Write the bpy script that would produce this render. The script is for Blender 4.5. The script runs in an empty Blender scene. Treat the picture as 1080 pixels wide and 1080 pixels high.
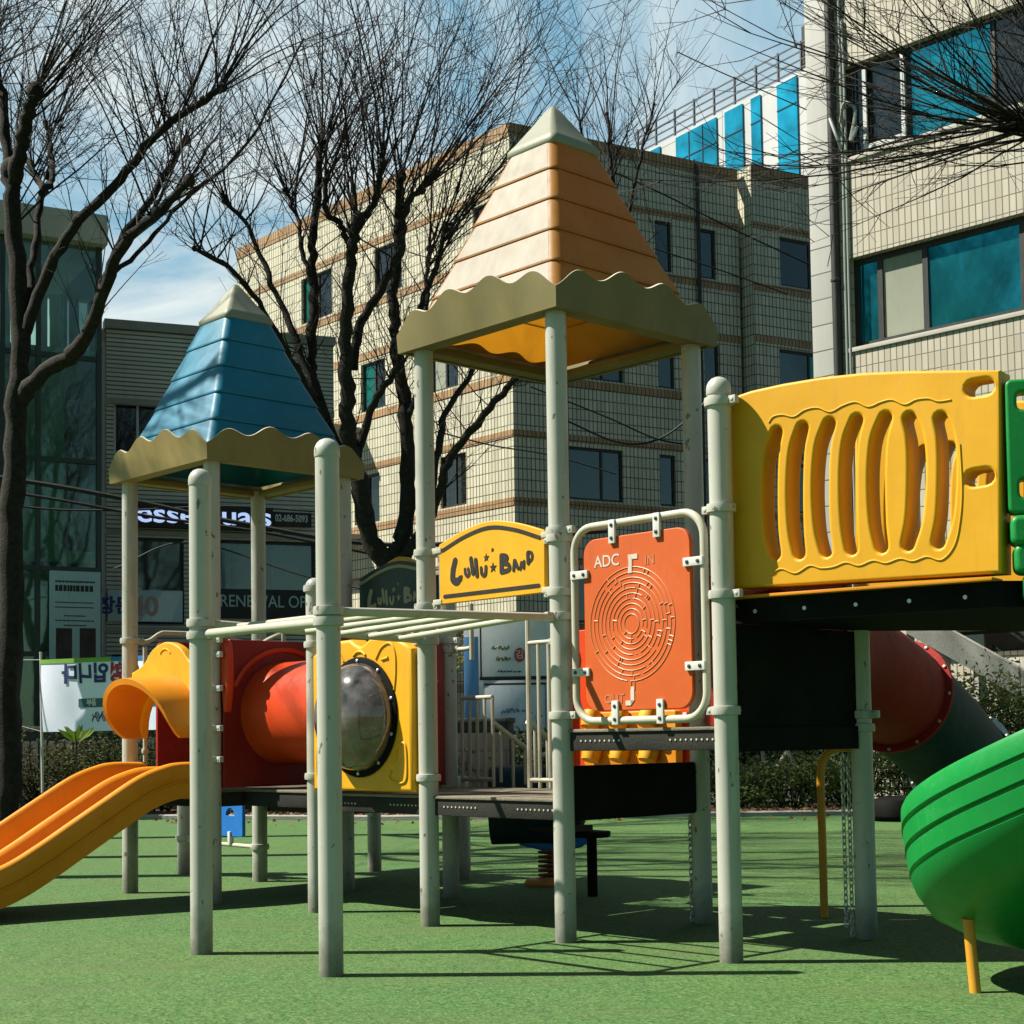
import bpy, bmesh, math, random
from mathutils import Vector as V, Matrix
rad = math.radians
SC = bpy.context.scene
COL = SC.collection
rnd = random.Random(11)

# ------------------------------------------------------------------ camera
F_PX, PITCH, ROLL, CY, EYE = 1633.25, 0.05661, -0.01503, 686.5, 1.08
_cp, _sp, _cr, _sr = math.cos(PITCH), math.sin(PITCH), math.cos(ROLL), math.sin(ROLL)
_fw = V((0, _cp, _sp)); _up0 = V((0, -_sp, _cp)); _rt0 = V((1, 0, 0))
_rt = _cr*_rt0 + _sr*_up0
_up = -_sr*_rt0 + _cr*_up0
CAMPOS = V((0, 0, EYE))
cd = bpy.data.cameras.new('camera'); cam = bpy.data.objects.new('camera', cd); COL.objects.link(cam)
cd.sensor_width = 36; cd.lens = 36*F_PX/1080
cd.shift_y = (CY-540)/1080
cd.clip_start = 0.05; cd.clip_end = 2000
_m = Matrix((( _rt.x, _up.x, -_fw.x, 0), (_rt.y, _up.y, -_fw.y, 0), (_rt.z, _up.z, -_fw.z, EYE), (0, 0, 0, 1)))
cam.matrix_world = _m
SC.camera = cam

def ray(px, py):
    return _fw + _rt*((px-540)/F_PX) + _up*((CY-py)/F_PX)
def at(px, py, Y):
    d = ray(px, py); return CAMPOS + d*(Y/d.y)
def onground(px, py, z=0.0):
    d = ray(px, py); return CAMPOS + d*((z-EYE)/d.z)
def onplane(px, py, p0, n):
    d = ray(px, py); return CAMPOS + d*((p0-CAMPOS).dot(n)/d.dot(n))

# ------------------------------------------------------------------ object helpers
WM = {}
def tag(o, label=None, cat=None, group=None, kind=None):
    if label: o['label'] = label
    if cat: o['category'] = cat
    if group: o['group'] = group
    if kind: o['kind'] = kind
    return o
def thing(name, label, cat, loc=(0, 0, 0), rz=0.0, group=None):
    o = bpy.data.objects.new(name, None); COL.objects.link(o)
    o.empty_display_size = .2
    o.location = loc; o.rotation_euler = (0, 0, rz)
    WM[o] = Matrix.Translation(V(loc)) @ Matrix.Rotation(rz, 4, 'Z')
    return tag(o, label, cat, group)

def smooth(pts, n=6, closed=False):
    pts = [V(p) for p in pts]; out = []
    N = len(pts)
    rng = range(N if closed else N-1)
    for i in rng:
        if closed:
            p0, p1, p2, p3 = pts[(i-1) % N], pts[i], pts[(i+1) % N], pts[(i+2) % N]
        else:
            p1, p2 = pts[i], pts[i+1]
            p0 = pts[i-1] if i else p1*2-p2
            p3 = pts[i+2] if i+2 < N else p2*2-p1
        for k in range(n):
            t = k/n
            out.append(0.5*((2*p1)+(p2-p0)*t+(2*p0-5*p1+4*p2-p3)*t*t+(3*p1-p0-3*p2+p3)*t**3))
    if not closed: out.append(pts[-1].copy())
    return out

class MB:
    def __init__(s): s.v = []; s.f = []
    def add(s, vs, fs, M=None):
        b = len(s.v)
        s.v += [(M @ V(p)) if M is not None else V(p) for p in vs]
        s.f += [tuple(b+i for i in f) for f in fs]
        return s
    def mesh(s, me, M=None):
        return s.add([v.co.copy() for v in me.vertices], [tuple(p.vertices) for p in me.polygons], M)
    def box(s, x0, y0, z0, x1, y1, z1, M=None, bev=0.0):
        bm = bmesh.new()
        bmesh.ops.create_cube(bm, size=1)
        for v in bm.verts:
            v.co = V((x0+(v.co.x+.5)*(x1-x0), y0+(v.co.y+.5)*(y1-y0), z0+(v.co.z+.5)*(z1-z0)))
        if bev > 0:
            bmesh.ops.bevel(bm, geom=list(bm.edges), offset=bev, segments=2, affect='EDGES', profile=.6)
        bm.verts.index_update()
        s.add([v.co.copy() for v in bm.verts], [tuple(v.index for v in f.verts) for f in bm.faces], M)
        bm.free(); return s
    def tube(s, pts, r, seg=8, closed=False, caps=True, M=None):
        pts = [V(p) for p in pts]; n = len(pts)
        rs = list(r) if isinstance(r, (list, tuple)) else [r]*n
        T = []
        for i in range(n):
            if closed: t = pts[(i+1) % n]-pts[i-1]
            else: t = pts[min(i+1, n-1)]-pts[max(i-1, 0)]
            T.append(t.normalized() if t.length > 1e-9 else V((0, 0, 1)))
        ref = V((0, 0, 1)) if abs(T[0].z) < .9 else V((1, 0, 0))
        N = (ref-T[0]*ref.dot(T[0])).normalized()
        vs = []; fs = []
        for i in range(n):
            N = N-T[i]*N.dot(T[i])
            if N.length < 1e-6: N = T[i].orthogonal()
            N.normalize(); B = T[i].cross(N)
            for k in range(seg):
                a = 2*math.pi*k/seg
                vs.append(pts[i]+(N*math.cos(a)+B*math.sin(a))*rs[i])
        for i in range(n if closed else n-1):
            j = (i+1) % n
            for k in range(seg):
                k2 = (k+1) % seg
                fs.append((i*seg+k, i*seg+k2, j*seg+k2, j*seg+k))
        if caps and not closed:
            fs.append(tuple(range(seg))[::-1]); fs.append(tuple((n-1)*seg+k for k in range(seg)))
        return s.add(vs, fs, M)
    def lathe(s, prof, seg=24, M=None):   # prof [(r,z)...] around z
        vs = []; fs = []; n = len(prof)
        for (r, z) in prof:
            for k in range(seg):
                a = 2*math.pi*k/seg; vs.append((max(r, 1e-5)*math.cos(a), max(r, 1e-5)*math.sin(a), z))
        for i in range(n-1):
            for k in range(seg):
                k2 = (k+1) % seg
                fs.append((i*seg+k, i*seg+k2, (i+1)*seg+k2, (i+1)*seg+k))
        fs.append(tuple(range(seg))[::-1]); fs.append(tuple((n-1)*seg+k for k in range(seg)))
        return s.add(vs, fs, M)
    def ball(s, c, r, seg=12, sc=(1, 1, 1)):
        prof = [(r*math.sin(math.pi*i/8), -r*math.cos(math.pi*i/8)) for i in range(9)]
        return s.lathe(prof, seg, Matrix.Translation(V(c)) @ Matrix.Diagonal((sc[0], sc[1], sc[2], 1)))
    def loft(s, rings, closed_ring=True, caps=True, M=None):
        n = len(rings[0]); vs = [p for r in rings for p in r]; fs = []
        for i in range(len(rings)-1):
            for k in range(n if closed_ring else n-1):
                k2 = (k+1) % n
                fs.append((i*n+k, i*n+k2, (i+1)*n+k2, (i+1)*n+k))
        if caps and closed_ring:
            fs.append(tuple(range(n))[::-1]); fs.append(tuple((len(rings)-1)*n+k for k in range(n)))
        return s.add(vs, fs, M)
    def build(s, name, mat, parent=None, local=False, ang=38, flat=False):
        me = bpy.data.meshes.new(name)
        vs = s.v
        if parent is not None and not local:
            inv = WM[parent].inverted()
            vs = [inv @ p for p in vs]
        me.from_pydata([tuple(p) for p in vs], [], s.f)
        me.validate(); me.update()
        bm = bmesh.new(); bm.from_mesh(me)
        bmesh.ops.recalc_face_normals(bm, faces=bm.faces) if not flat else None
        bm.to_mesh(me); bm.free()
        if not flat:
            me.shade_smooth(); me.set_sharp_from_angle(angle=rad(ang))
        me.materials.append(mat)
        o = bpy.data.objects.new(name, me); COL.objects.link(o)
        if parent is not None:
            o.parent = parent; WM[o] = WM[parent]
        else: WM[o] = Matrix.Identity(4)
        return o

_dgo = bpy.context
def curve_mesh(splines, half, bev=0.0, res=2):
    """2D closed outlines (first outer, rest holes) -> bevelled plate mesh in the xy plane, thickness 2*half"""
    cu = bpy.data.curves.new('outline', 'CURVE'); cu.dimensions = '2D'; cu.fill_mode = 'BOTH'
    cu.extrude = max(half-bev, 1e-4); cu.bevel_depth = bev; cu.bevel_resolution = res; cu.offset = -bev
    for pts in splines:
        sp = cu.splines.new('POLY'); sp.points.add(len(pts)-1)
        for q, p in zip(sp.points, pts): q.co = (p[0], p[1], 0, 1)
        sp.use_cyclic_u = True
    o = bpy.data.objects.new('outline', cu); COL.objects.link(o)
    dg = bpy.context.evaluated_depsgraph_get()
    me = bpy.data.meshes.new_from_object(o.evaluated_get(dg))
    bpy.data.objects.remove(o); bpy.data.curves.remove(cu)
    return me
def text_mesh(body, size, half=.003, bold=0.0, align='CENTER', space=1.0):
    cu = bpy.data.curves.new('lettering', 'FONT'); cu.body = body; cu.size = size; cu.extrude = half
    cu.offset = bold; cu.align_x = align; cu.align_y = 'CENTER'; cu.space_character = space; cu.resolution_u = 4
    o = bpy.data.objects.new('lettering', cu); COL.objects.link(o)
    dg = bpy.context.evaluated_depsgraph_get()
    me = bpy.data.meshes.new_from_object(o.evaluated_get(dg))
    bpy.data.objects.remove(o); bpy.data.curves.remove(cu)
    return me
def rr(x0, y0, x1, y1, r, n=5):
    out = []
    for (cx, cy, a0) in ((x1-r, y1-r, 0), (x0+r, y1-r, 90), (x0+r, y0+r, 180), (x1-r, y0+r, 270)):
        for k in range(n+1):
            a = rad(a0+90*k/n); out.append((cx+r*math.cos(a), cy+r*math.sin(a)))
    return out
def circ(cx, cy, r, n=32, r2=None):
    return [(cx+r*math.cos(2*math.pi*k/n), cy+(r2 or r)*math.sin(2*math.pi*k/n)) for k in range(n)]
def capsule(pts, w, n=5):
    """closed outline of a stroke of width w (or list of widths) along 2D pts"""
    ws = w if isinstance(w, (list, tuple)) else [w]*len(pts)
    L = []; Rr = []
    P_ = [V((p[0], p[1])) for p in pts]
    for i, p in enumerate(P_):
        t = (P_[min(i+1, len(P_)-1)]-P_[max(i-1, 0)]).normalized(); nrm = V((-t.y, t.x))
        L.append(p+nrm*ws[i]/2); Rr.append(p-nrm*ws[i]/2)
    def arc(c, frm, sgn, r):
        a0 = math.atan2(frm.y-c.y, frm.x-c.x)
        return [V((c.x+r*math.cos(a0+sgn*math.pi*k/n), c.y+r*math.sin(a0+sgn*math.pi*k/n))) for k in range(1, n)]
    out = L + arc(P_[-1], L[-1], -1, ws[-1]/2) + Rr[::-1] + arc(P_[0], Rr[0], -1, ws[0]/2)
    return [(p.x, p.y) for p in out]
def star(cx, cy, r, rot=90, inner=.42):
    return [(cx+(r if k % 2 == 0 else r*inner)*math.cos(rad(rot+36*k)), cy+(r if k % 2 == 0 else r*inner)*math.sin(rad(rot+36*k))) for k in range(10)]

# ------------------------------------------------------------------ materials
def _nt(name):
    m = bpy.data.materials.new(name); m.use_nodes = True
    nt = m.node_tree; return m, nt, nt.nodes['Principled BSDF']
def N(nt, t, **kw):
    n = nt.nodes.new(t)
    for k, v in kw.items():
        if k.startswith('i_'): n.inputs[k[2:].replace('_', ' ')].default_value = v
        else: setattr(n, k, v)
    return n
def dim_(c): return tuple(x*ALB for x in c)
def c4(c): return (c[0], c[1], c[2], 1)
def mixc(nt, fac, a, b, blend='MIX'):
    n = nt.nodes.new('ShaderNodeMix'); n.data_type = 'RGBA'; n.blend_type = blend
    for sock, val in ((n.inputs[0], fac), (n.inputs[6], a), (n.inputs[7], b)):
        if isinstance(val, bpy.types.NodeSocket): nt.links.new(val, sock)
        elif isinstance(val, (int, float)): sock.default_value = val
        else: sock.default_value = c4(val)
    return n.outputs[2]
def noise(nt, vec, scale, detail=4, rough=.6, dist=0):
    n = N(nt, 'ShaderNodeTexNoise'); n.inputs['Scale'].default_value = scale; n.inputs['Detail'].default_value = detail
    n.inputs['Roughness'].default_value = rough; n.inputs['Distortion'].default_value = dist
    nt.links.new(vec, n.inputs['Vector']); return n.outputs['Fac']
def ramp(nt, fac, a, b):
    n = N(nt, 'ShaderNodeMapRange'); n.inputs['From Min'].default_value = a; n.inputs['From Max'].default_value = b
    nt.links.new(fac, n.inputs['Value']); return n.outputs['Result']
def objco(nt, scale=(1, 1, 1)):
    t = N(nt, 'ShaderNodeTexCoord')
    if scale == (1, 1, 1): return t.outputs['Object']
    mp = N(nt, 'ShaderNodeMapping'); mp.inputs['Scale'].default_value = scale
    nt.links.new(t.outputs['Object'], mp.inputs['Vector']); return mp.outputs['Vector']
def math_(nt, op, a, b=None):
    n = N(nt, 'ShaderNodeMath', operation=op)
    for k, val in enumerate((a, b)):
        if val is None: continue
        if isinstance(val, bpy.types.NodeSocket): nt.links.new(val, n.inputs[k])
        else: n.inputs[k].default_value = val
    return n.outputs[0]

def plastic(name, col, rough=.42, var=.18, dirt=(.10, .085, .05), dirt_amt=.35, scale=2.2, bump=.08, metal=0.0, fade=None, spec=.5, trans=0.0, tcol=None, scuff=.45, foot=False):
    spec = spec*.65; col = dim_(col); dirt = dim_(dirt); fade = dim_(fade) if fade else None
    m, nt, b = _nt(name)
    co = objco(nt); st = objco(nt, (9, 9, 1.1))
    n1 = noise(nt, co, scale, 5)
    n2 = noise(nt, st, 2.0, 5, .65)
    n3 = noise(nt, co, 38, 4, .7)
    dark = tuple(c*(1-var) for c in col); lite = tuple(min(1, c*(1+var*.8)+.01*var) for c in col)
    c = mixc(nt, ramp(nt, n1, .3, .7), dark, lite)
    if fade: c = mixc(nt, math_(nt, 'MULTIPLY', ramp(nt, noise(nt, co, 1.3, 6, .7), .5, .75), .55), c, fade)
    c = mixc(nt, math_(nt, 'MULTIPLY', ramp(nt, n2, .56, .82), dirt_amt), c, dirt)
    c = mixc(nt, math_(nt, 'MULTIPLY', ramp(nt, n3, .62, .8), dirt_amt*.6), c, dirt)
    n4 = noise(nt, co, 4.5, 9, .75, 2.2)
    band = ramp(nt, math_(nt, 'ABSOLUTE', math_(nt, 'SUBTRACT', n4, .5)), .010, .002)
    c = mixc(nt, math_(nt, 'MULTIPLY', math_(nt, 'MULTIPLY', band, ramp(nt, n1, .42, .62)), scuff), c, tuple(min(1, x*.8+.10) for x in col))
    if foot:   # splashed dirt and chips near the ground
        g = N(nt, 'ShaderNodeNewGeometry'); sz = N(nt, 'ShaderNodeSeparateXYZ'); nt.links.new(g.outputs['Position'], sz.inputs[0])
        h = math_(nt, 'ADD', ramp(nt, sz.outputs['Z'], .30, .0), math_(nt, 'SUBTRACT', noise(nt, co, 14, 6, .7), .62))
        c = mixc(nt, math_(nt, 'MULTIPLY', ramp(nt, h, .0, .9), .75), c, (.05, .05, .025))
        ch = ramp(nt, noise(nt, objco(nt, (1, 1, .6)), 21, 3, .5), .675, .69)
        c = mixc(nt, math_(nt, 'MULTIPLY', ch, .8), c, (.10, .06, .035))
    nt.links.new(c, b.inputs['Base Color'])
    rr_ = N(nt, 'ShaderNodeMapRange'); rr_.inputs['To Min'].default_value = rough-.1; rr_.inputs['To Max'].default_value = rough+.18
    nt.links.new(n2, rr_.inputs['Value']); nt.links.new(rr_.outputs['Result'], b.inputs['Roughness'])
    b.inputs['Metallic'].default_value = metal
    b.inputs['Specular IOR Level'].default_value = spec
    if bump:
        bp = N(nt, 'ShaderNodeBump'); bp.inputs['Strength'].default_value = bump; bp.inputs['Distance'].default_value = .004
        nt.links.new(noise(nt, co, 90, 3, .6), bp.inputs['Height']); nt.links.new(bp.outputs['Normal'], b.inputs['Normal'])
    if trans:
        tr = N(nt, 'ShaderNodeBsdfTranslucent'); (nt.links.new(c, tr.inputs['Color']) if not tcol else setattr(tr.inputs['Color'], 'default_value', c4(tcol)))
        mx = N(nt, 'ShaderNodeMixShader'); mx.inputs[0].default_value = trans
        out = nt.nodes['Material Output']
        nt.links.new(b.outputs[0], mx.inputs[1]); nt.links.new(tr.outputs[0], mx.inputs[2]); nt.links.new(mx.outputs[0], out.inputs['Surface'])
    return m
def glassy(name, tint, metal=.75, rough=.06, base=None, wav=.15):
    m, nt, b = _nt(name)
    co = objco(nt)
    n1 = noise(nt, co, .45, 3)
    c = mixc(nt, ramp(nt, n1, .35, .65), tuple(x*.5 for x in tint), tuple(min(1, x*1.25) for x in tint))  # uneven reflections put into the glass tint as soft patches
    nt.links.new(c, b.inputs['Base Color']); b.inputs['Metallic'].default_value = metal; b.inputs['Roughness'].default_value = rough
    bp = N(nt, 'ShaderNodeBump'); bp.inputs['Strength'].default_value = wav; bp.inputs['Distance'].default_value = .05
    nt.links.new(noise(nt, co, .8, 2), bp.inputs['Height']); nt.links.new(bp.outputs['Normal'], b.inputs['Normal'])
    return m
def clearglass(name, tint, refl=.12, rough=.03, ior=1.5, dust=.0):
    m, nt, b = _nt(name); nt.nodes.remove(b)
    tr = N(nt, 'ShaderNodeBsdfTransparent'); tr.inputs['Color'].default_value = c4(tint)
    gl = N(nt, 'ShaderNodeBsdfGlossy'); gl.inputs['Roughness'].default_value = rough
    fr = N(nt, 'ShaderNodeFresnel'); fr.inputs['IOR'].default_value = ior
    f = math_(nt, 'ADD', fr.outputs[0], refl)
    mx = N(nt, 'ShaderNodeMixShader'); nt.links.new(f, mx.inputs[0]); nt.links.new(tr.outputs[0], mx.inputs[1]); nt.links.new(gl.outputs[0], mx.inputs[2])
    last = mx.outputs[0]
    if dust:
        df = N(nt, 'ShaderNodeBsdfDiffuse'); df.inputs['Color'].default_value = (.45, .45, .42, 1)
        mx2 = N(nt, 'ShaderNodeMixShader'); nt.links.new(math_(nt, 'MULTIPLY', ramp(nt, noise(nt, objco(nt), 9, 5), .3, .8), dust), mx2.inputs[0])
        nt.links.new(last, mx2.inputs[1]); nt.links.new(df.outputs[0], mx2.inputs[2]); last = mx2.outputs[0]
    nt.links.new(last, nt.nodes['Material Output'].inputs['Surface'])
    return m
def tile(name, c1, c2, mortar, bw=.115, bh=.28, ms=.009, stain=(.12, .10, .06), stain_amt=.5, rough=.55, off=0.0):
    """stack-bond wall tiles in the facade's own x/z coordinates"""
    c1, c2, mortar, stain = dim_(c1), dim_(c2), dim_(mortar), dim_(stain)
    m, nt, b = _nt(name)
    t = N(nt, 'ShaderNodeTexCoord'); sx = N(nt, 'ShaderNodeSeparateXYZ'); nt.links.new(t.outputs['Object'], sx.inputs[0])
    cx = N(nt, 'ShaderNodeCombineXYZ'); nt.links.new(math_(nt, 'ADD', sx.outputs['X'], sx.outputs['Y']), cx.inputs['X']); nt.links.new(sx.outputs['Z'], cx.inputs['Y'])
    br = N(nt, 'ShaderNodeTexBrick'); br.offset = off; br.squash = 1
    br.inputs['Scale'].default_value = 1; br.inputs['Brick Width'].default_value = bw; br.inputs['Row Height'].default_value = bh
    br.inputs['Mortar Size'].default_value = ms; br.inputs['Mortar Smooth'].default_value = .1; br.inputs['Bias'].default_value = 0
    br.inputs['Color1'].default_value = c4(c1); br.inputs['Color2'].default_value = c4(c2); br.inputs['Mortar'].default_value = c4(mortar)
    nt.links.new(cx.outputs[0], br.inputs['Vector'])
    wn = N(nt, 'ShaderNodeTexWhiteNoise', noise_dimensions='2D'); fl = N(nt, 'ShaderNodeVectorMath', operation='FLOOR'); dv = N(nt, 'ShaderNodeVectorMath', operation='DIVIDE')
    nt.links.new(cx.outputs[0], dv.inputs[0]); dv.inputs[1].default_value = (bw, bh, 1); nt.links.new(dv.outputs[0], fl.inputs[0]); nt.links.new(fl.outputs[0], wn.inputs['Vector'])
    mp = N(nt, 'ShaderNodeMapping'); mp.inputs['Scale'].default_value = (1.6, 1.6, .16); nt.links.new(t.outputs['Object'], mp.inputs['Vector'])
    s1 = noise(nt, mp.outputs['Vector'], 1.0, 6, .7); s2 = noise(nt, t.outputs['Object'], .35, 5)
    c = mixc(nt, math_(nt, 'MULTIPLY', ramp(nt, s1, .46, .78), stain_amt), br.outputs['Color'], stain)
    c = mixc(nt, math_(nt, 'MULTIPLY', ramp(nt, s2, .35, .7), .25), c, tuple(x*.6 for x in c1))
    c = mixc(nt, math_(nt, 'MULTIPLY', ramp(nt, wn.outputs['Value'], .55, 1.0), .30), c, tuple(x*.62 for x in c2))
    nt.links.new(c, b.inputs['Base Color']); b.inputs['Roughness'].default_value = rough; b.inputs['Specular IOR Level'].default_value = .3
    bp = N(nt, 'ShaderNodeBump'); bp.inputs['Strength'].default_value = .4; bp.inputs['Distance'].default_value = .01; bp.invert = True
    nt.links.new(br.outputs['Fac'], bp.inputs['Height']); nt.links.new(bp.outputs['Normal'], b.inputs['Normal'])
    return m
def rough_mat(name, c1, c2, scale=3, rough=.85, bump=.5, bscale=30, fine=None, spec=.25):
    c1, c2 = dim_(c1), dim_(c2); fine = dim_(fine) if fine else None
    m, nt, b = _nt(name); co = objco(nt)
    c = mixc(nt, ramp(nt, noise(nt, co, scale, 6, .65), .3, .7), c1, c2)
    if fine: c = mixc(nt, math_(nt, 'MULTIPLY', ramp(nt, noise(nt, co, bscale, 4, .7), .45, .7), .6), c, fine)
    nt.links.new(c, b.inputs['Base Color']); b.inputs['Roughness'].default_value = rough; b.inputs['Specular IOR Level'].default_value = spec
    if bump:
        bp = N(nt, 'ShaderNodeBump'); bp.inputs['Strength'].default_value = bump; bp.inputs['Distance'].default_value = .02
        nt.links.new(noise(nt, co, bscale, 5, .7), bp.inputs['Height']); nt.links.new(bp.outputs['Normal'], b.inputs['Normal'])
    return m
def leafmat(name, c1, c2, trans=.35):
    c1, c2 = dim_(c1), dim_(c2)
    m, nt, b = _nt(name)
    g = N(nt, 'ShaderNodeNewGeometry')
    c = mixc(nt, g.outputs['Random Per Island'], c1, c2)
    nt.links.new(c, b.inputs['Base Color']); b.inputs['Roughness'].default_value = .65; b.inputs['Specular IOR Level'].default_value = .15
    tr = N(nt, 'ShaderNodeBsdfTranslucent'); nt.links.new(c, tr.inputs['Color'])
    mx = N(nt, 'ShaderNodeMixShader'); mx.inputs[0].default_value = trans
    nt.links.new(b.outputs[0], mx.inputs[1]); nt.links.new(tr.outputs[0], mx.inputs[2]); nt.links.new(mx.outputs[0], nt.nodes['Material Output'].inputs['Surface'])
    return m
ALB = .72
SUN_E, SKY_S, EXPO = 5.0, .065, 1.15
SKY_T = (.52, .68, .58); CLOUD = (6.2, 6.6, 6.4); VEIL = (1.85, 3.7, 5.0); CLOUD_X = 2.1
# ================================================================== PLAY STRUCTURE
OX, OY, TH, U, VV = .263, 8.276, .81771, 1.1148, 1.1257
DU = V((math.cos(TH), -math.sin(TH), 0)); DV = V((math.sin(TH), math.cos(TH), 0)); UP = V((0, 0, 1))
SH = V((-.02, -.17, 0))
def P(i, j, z=0.0):
    return V((OX, OY, 0))+DU*(i*U)+DV*(j*VV)+UP*z+SH*max(0.0, min(1.0, -(i+2)))
def frame(o, x, n):
    return Matrix(((x.x, 0, n.x, o.x), (x.y, 0, n.y, o.y), (x.z, 1, n.z, o.z), (0, 0, 0, 1)))
def JF(j, off=0.0):           # face along du at row j, local x metres along du from i=0, outward normal towards the viewer's left
    return frame(P(0, j)-DV*off, DU, -DV)
def JB(j, off=0.0): return Matrix.Translation(SH) @ JF(j, off)
def IF(i, off=0.0):           # face along dv at column i, normal +du
    return frame(P(i, 0)+DU*off, DV, DU)
def pj(px, py, j):
    p = onplane(px, py, P(0, j), DV)-P(0, j); return (p.dot(DU), p.z)

M = {}
M['post'] = plastic('sage_paint', (.50, .50, .43), .38, .12, (.16, .13, .07), .5, 1.5, foot=True)
M['pipe'] = plastic('cream_paint', (.56, .54, .42), .36, .12, (.20, .14, .07), .5, 3)
M['yellow'] = plastic('yellow_plastic', (.84, .41, .003), .48, .10, (.22, .12, .02), .22)
M['slide'] = plastic('orange_yellow_plastic', (.80, .29, .005), .42, .12, (.25, .10, .02), .25)
M['maze'] = plastic('orange_board', (.64, .105, .008), .55, .10, (.20, .05, .02), .25)
M['mazeline'] = plastic('worn_orange_ridge', (.72, .23, .08), .4, .1)
M['red'] = plastic('red_plastic', (.30, .014, .008), .4, .15, (.10, .02, .01), .35)
M['tube'] = plastic('orange_red_plastic', (.74, .065, .010), .33, .12, (.25, .05, .02), .2)
M['fadedred'] = plastic('faded_red_plastic', (.34, .022, .014), .6, .2, (.12, .03, .02), .3, spec=.18)
M['green'] = plastic('green_plastic', (.001, .255, .042), .4, .12, (.02, .10, .03), .3)
M['dgreen'] = plastic('dark_green_board', (.005, .032, .019), .4, .2, (.02, .03, .02), .3)
M['teal'] = plastic('dark_teal_plastic', (.006, .035, .045), .6, .2, (.03, .04, .035), .3, spec=.2)
M['blueroof'] = plastic('blue_plastic', (.003, .19, .31), .48, .14, (.02, .06, .08), .2)
M['bluegroove'] = plastic('blue_groove', (.003, .05, .09), .5, .1)
M['blue'] = plastic('bright_blue_plastic', (.008, .16, .55), .4, .1)
M['tan'] = plastic('tan_plastic', (.37, .17, .022), .5, .25, (.14, .06, .02), .8, 1.6, trans=.19, tcol=(1, .42, .02))
M['pale_skin'] = plastic('pale_cream_plastic', (.42, .38, .305), .6, .10, (.50, .30, .14), .45, 1.6, trans=.14, tcol=(1, .65, .3))
M['tangroove'] = plastic('orange_groove', (.50, .17, .03), .5, .1)
M['valance'] = plastic('olive_valance', (.20, .165, .055), .5, .14, (.12, .10, .04), .4)
M['valance2'] = plastic('ochre_valance', (.29, .22, .07), .5, .14, (.16, .11, .05), .4)
M['cap'] = plastic('grey_sage_cap', (.27, .28, .20), .5, .1, (.2, .18, .1), .3)
M['rim'] = plastic('lit_lip', (.66, .61, .47), .5, .1)  # paler than the valance: highlight along its top edge put into the colour
M['deck'] = rough_mat('rubber_coated_steel', (.022, .022, .02), (.045, .043, .036), 4, .7, .3, 60, spec=.12)
M['decktop'] = rough_mat('worn_deck_top', (.16, .14, .10), (.28, .25, .18), 5, .6, .3, 60)
M['black'] = rough_mat('black_plastic', (.006, .006, .006), (.013, .013, .011), 4, .7, .1, 60, spec=.05)
M['steel'] = plastic('galvanised', (.62, .63, .58), .35, .1, (.3, .22, .15), .3, metal=.6)
M['bolt'] = plastic('bolt', (.05, .05, .045), .5, .1)
M['white'] = plastic('white_bracket', (.70, .71, .66), .4, .08, (.3, .2, .1), .3)
M['ink'] = plastic('black_lettering', (.02, .018, .012), .5, .1)
M['palelet'] = plastic('pale_green_lettering', (.30, .33, .19), .5, .1)
M['amber'] = plastic('yellow_pole_paint', (.72, .33, .02), .4, .15, (.25, .10, .03), .4)
M['rust'] = plastic('rusty_paint', (.20, .06, .02), .6, .3)
M['bubble'] = clearglass('clear_bubble', (.24, .23, .20), .09, .09, 1.45, .30)

play = thing('play_structure', 'large playground climbing frame with sage posts, blue and tan pointed roofs, slides and monkey bars', 'playground', P(0, 0))

def clamp_mb(mb, c, d=None, r=.057):
    """two-piece collar with a lug towards d"""
    mb.lathe([(r+.001, -.022), (r+.014, -.020), (r+.017, 0), (r+.014, .020), (r+.001, .022)], 20, Matrix.Translation(c))
    for dd in ([d] if d is not None else []):
        x = dd.normalized(); y = V((-x.y, x.x, 0))
        Mx = Matrix(((x.x, y.x, 0, c.x), (x.y, y.y, 0, c.y), (0, 0, 1, c.z), (0, 0, 0, 1)))
        mb.box(r-.005, -.016, -.020, r+.055, .016, .020, Mx, .006)
        mb.lathe([(.007, -.020), (.010, -.018), (.010, .018), (.007, .020)], 8, Mx @ Matrix.Translation((r+.034, 0, 0)) @ Matrix.Rotation(rad(90), 4, 'X'))
def post(i, j, top, clamps=(), dome=True, r=.057, pos=None, wear=0):
    c = pos or P(i, j)
    mb = MB(); n = 28
    prof = [(r, -.05), (r, .25*top), (r, .5*top), (r, .75*top), (r, top-(.062 if dome else 0))]
    mb.lathe(prof, n, Matrix.Translation(c))
    p = mb.build('post', M['post'], play)
    if dome:
        d = MB(); z0 = top-.06
        d.lathe([(r+.003, z0-.03), (r+.004, z0-.028), (r+.004, z0), (r+.001, z0+.018), (r*.86, z0+.036), (r*.62, z0+.050), (r*.3, z0+.058), (.001, z0+.06)], n, Matrix.Translation(c))
        d.build('post_cap', M['post'], p)
    for (z, d) in clamps:
        k = MB(); clamp_mb(k, c+UP*z, d); k.build('clamp', M['post'], p)
    return p
mDU, mDV = -DU, -DV
MJ = -1.3636
post(-1, MJ, 2.515, [(1.705, DV), (1.70-.06, DU)])
post(0, MJ, 2.505, [(1.69, DV), (1.69-.05, mDU)])
post(-2, 0, 2.13, [(1.70, DU), (2.06, DV), (1.84, DU), (.86, DU)])
post(-1, 0, 3.42, [(2.18, DU), (1.86, DU), (1.70, mDV), (1.66, mDU), (.86, mDU)], False)
post(0, 0, 3.42, [(2.19, DU), (2.15, mDU), (1.86, mDU), (1.73, mDV), (1.20, DU)], False)
post(0, 1, 3.42, [(1.2, mDU)], False)
post(-1, 1, 3.42, [(1.70, mDU)], False)
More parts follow.
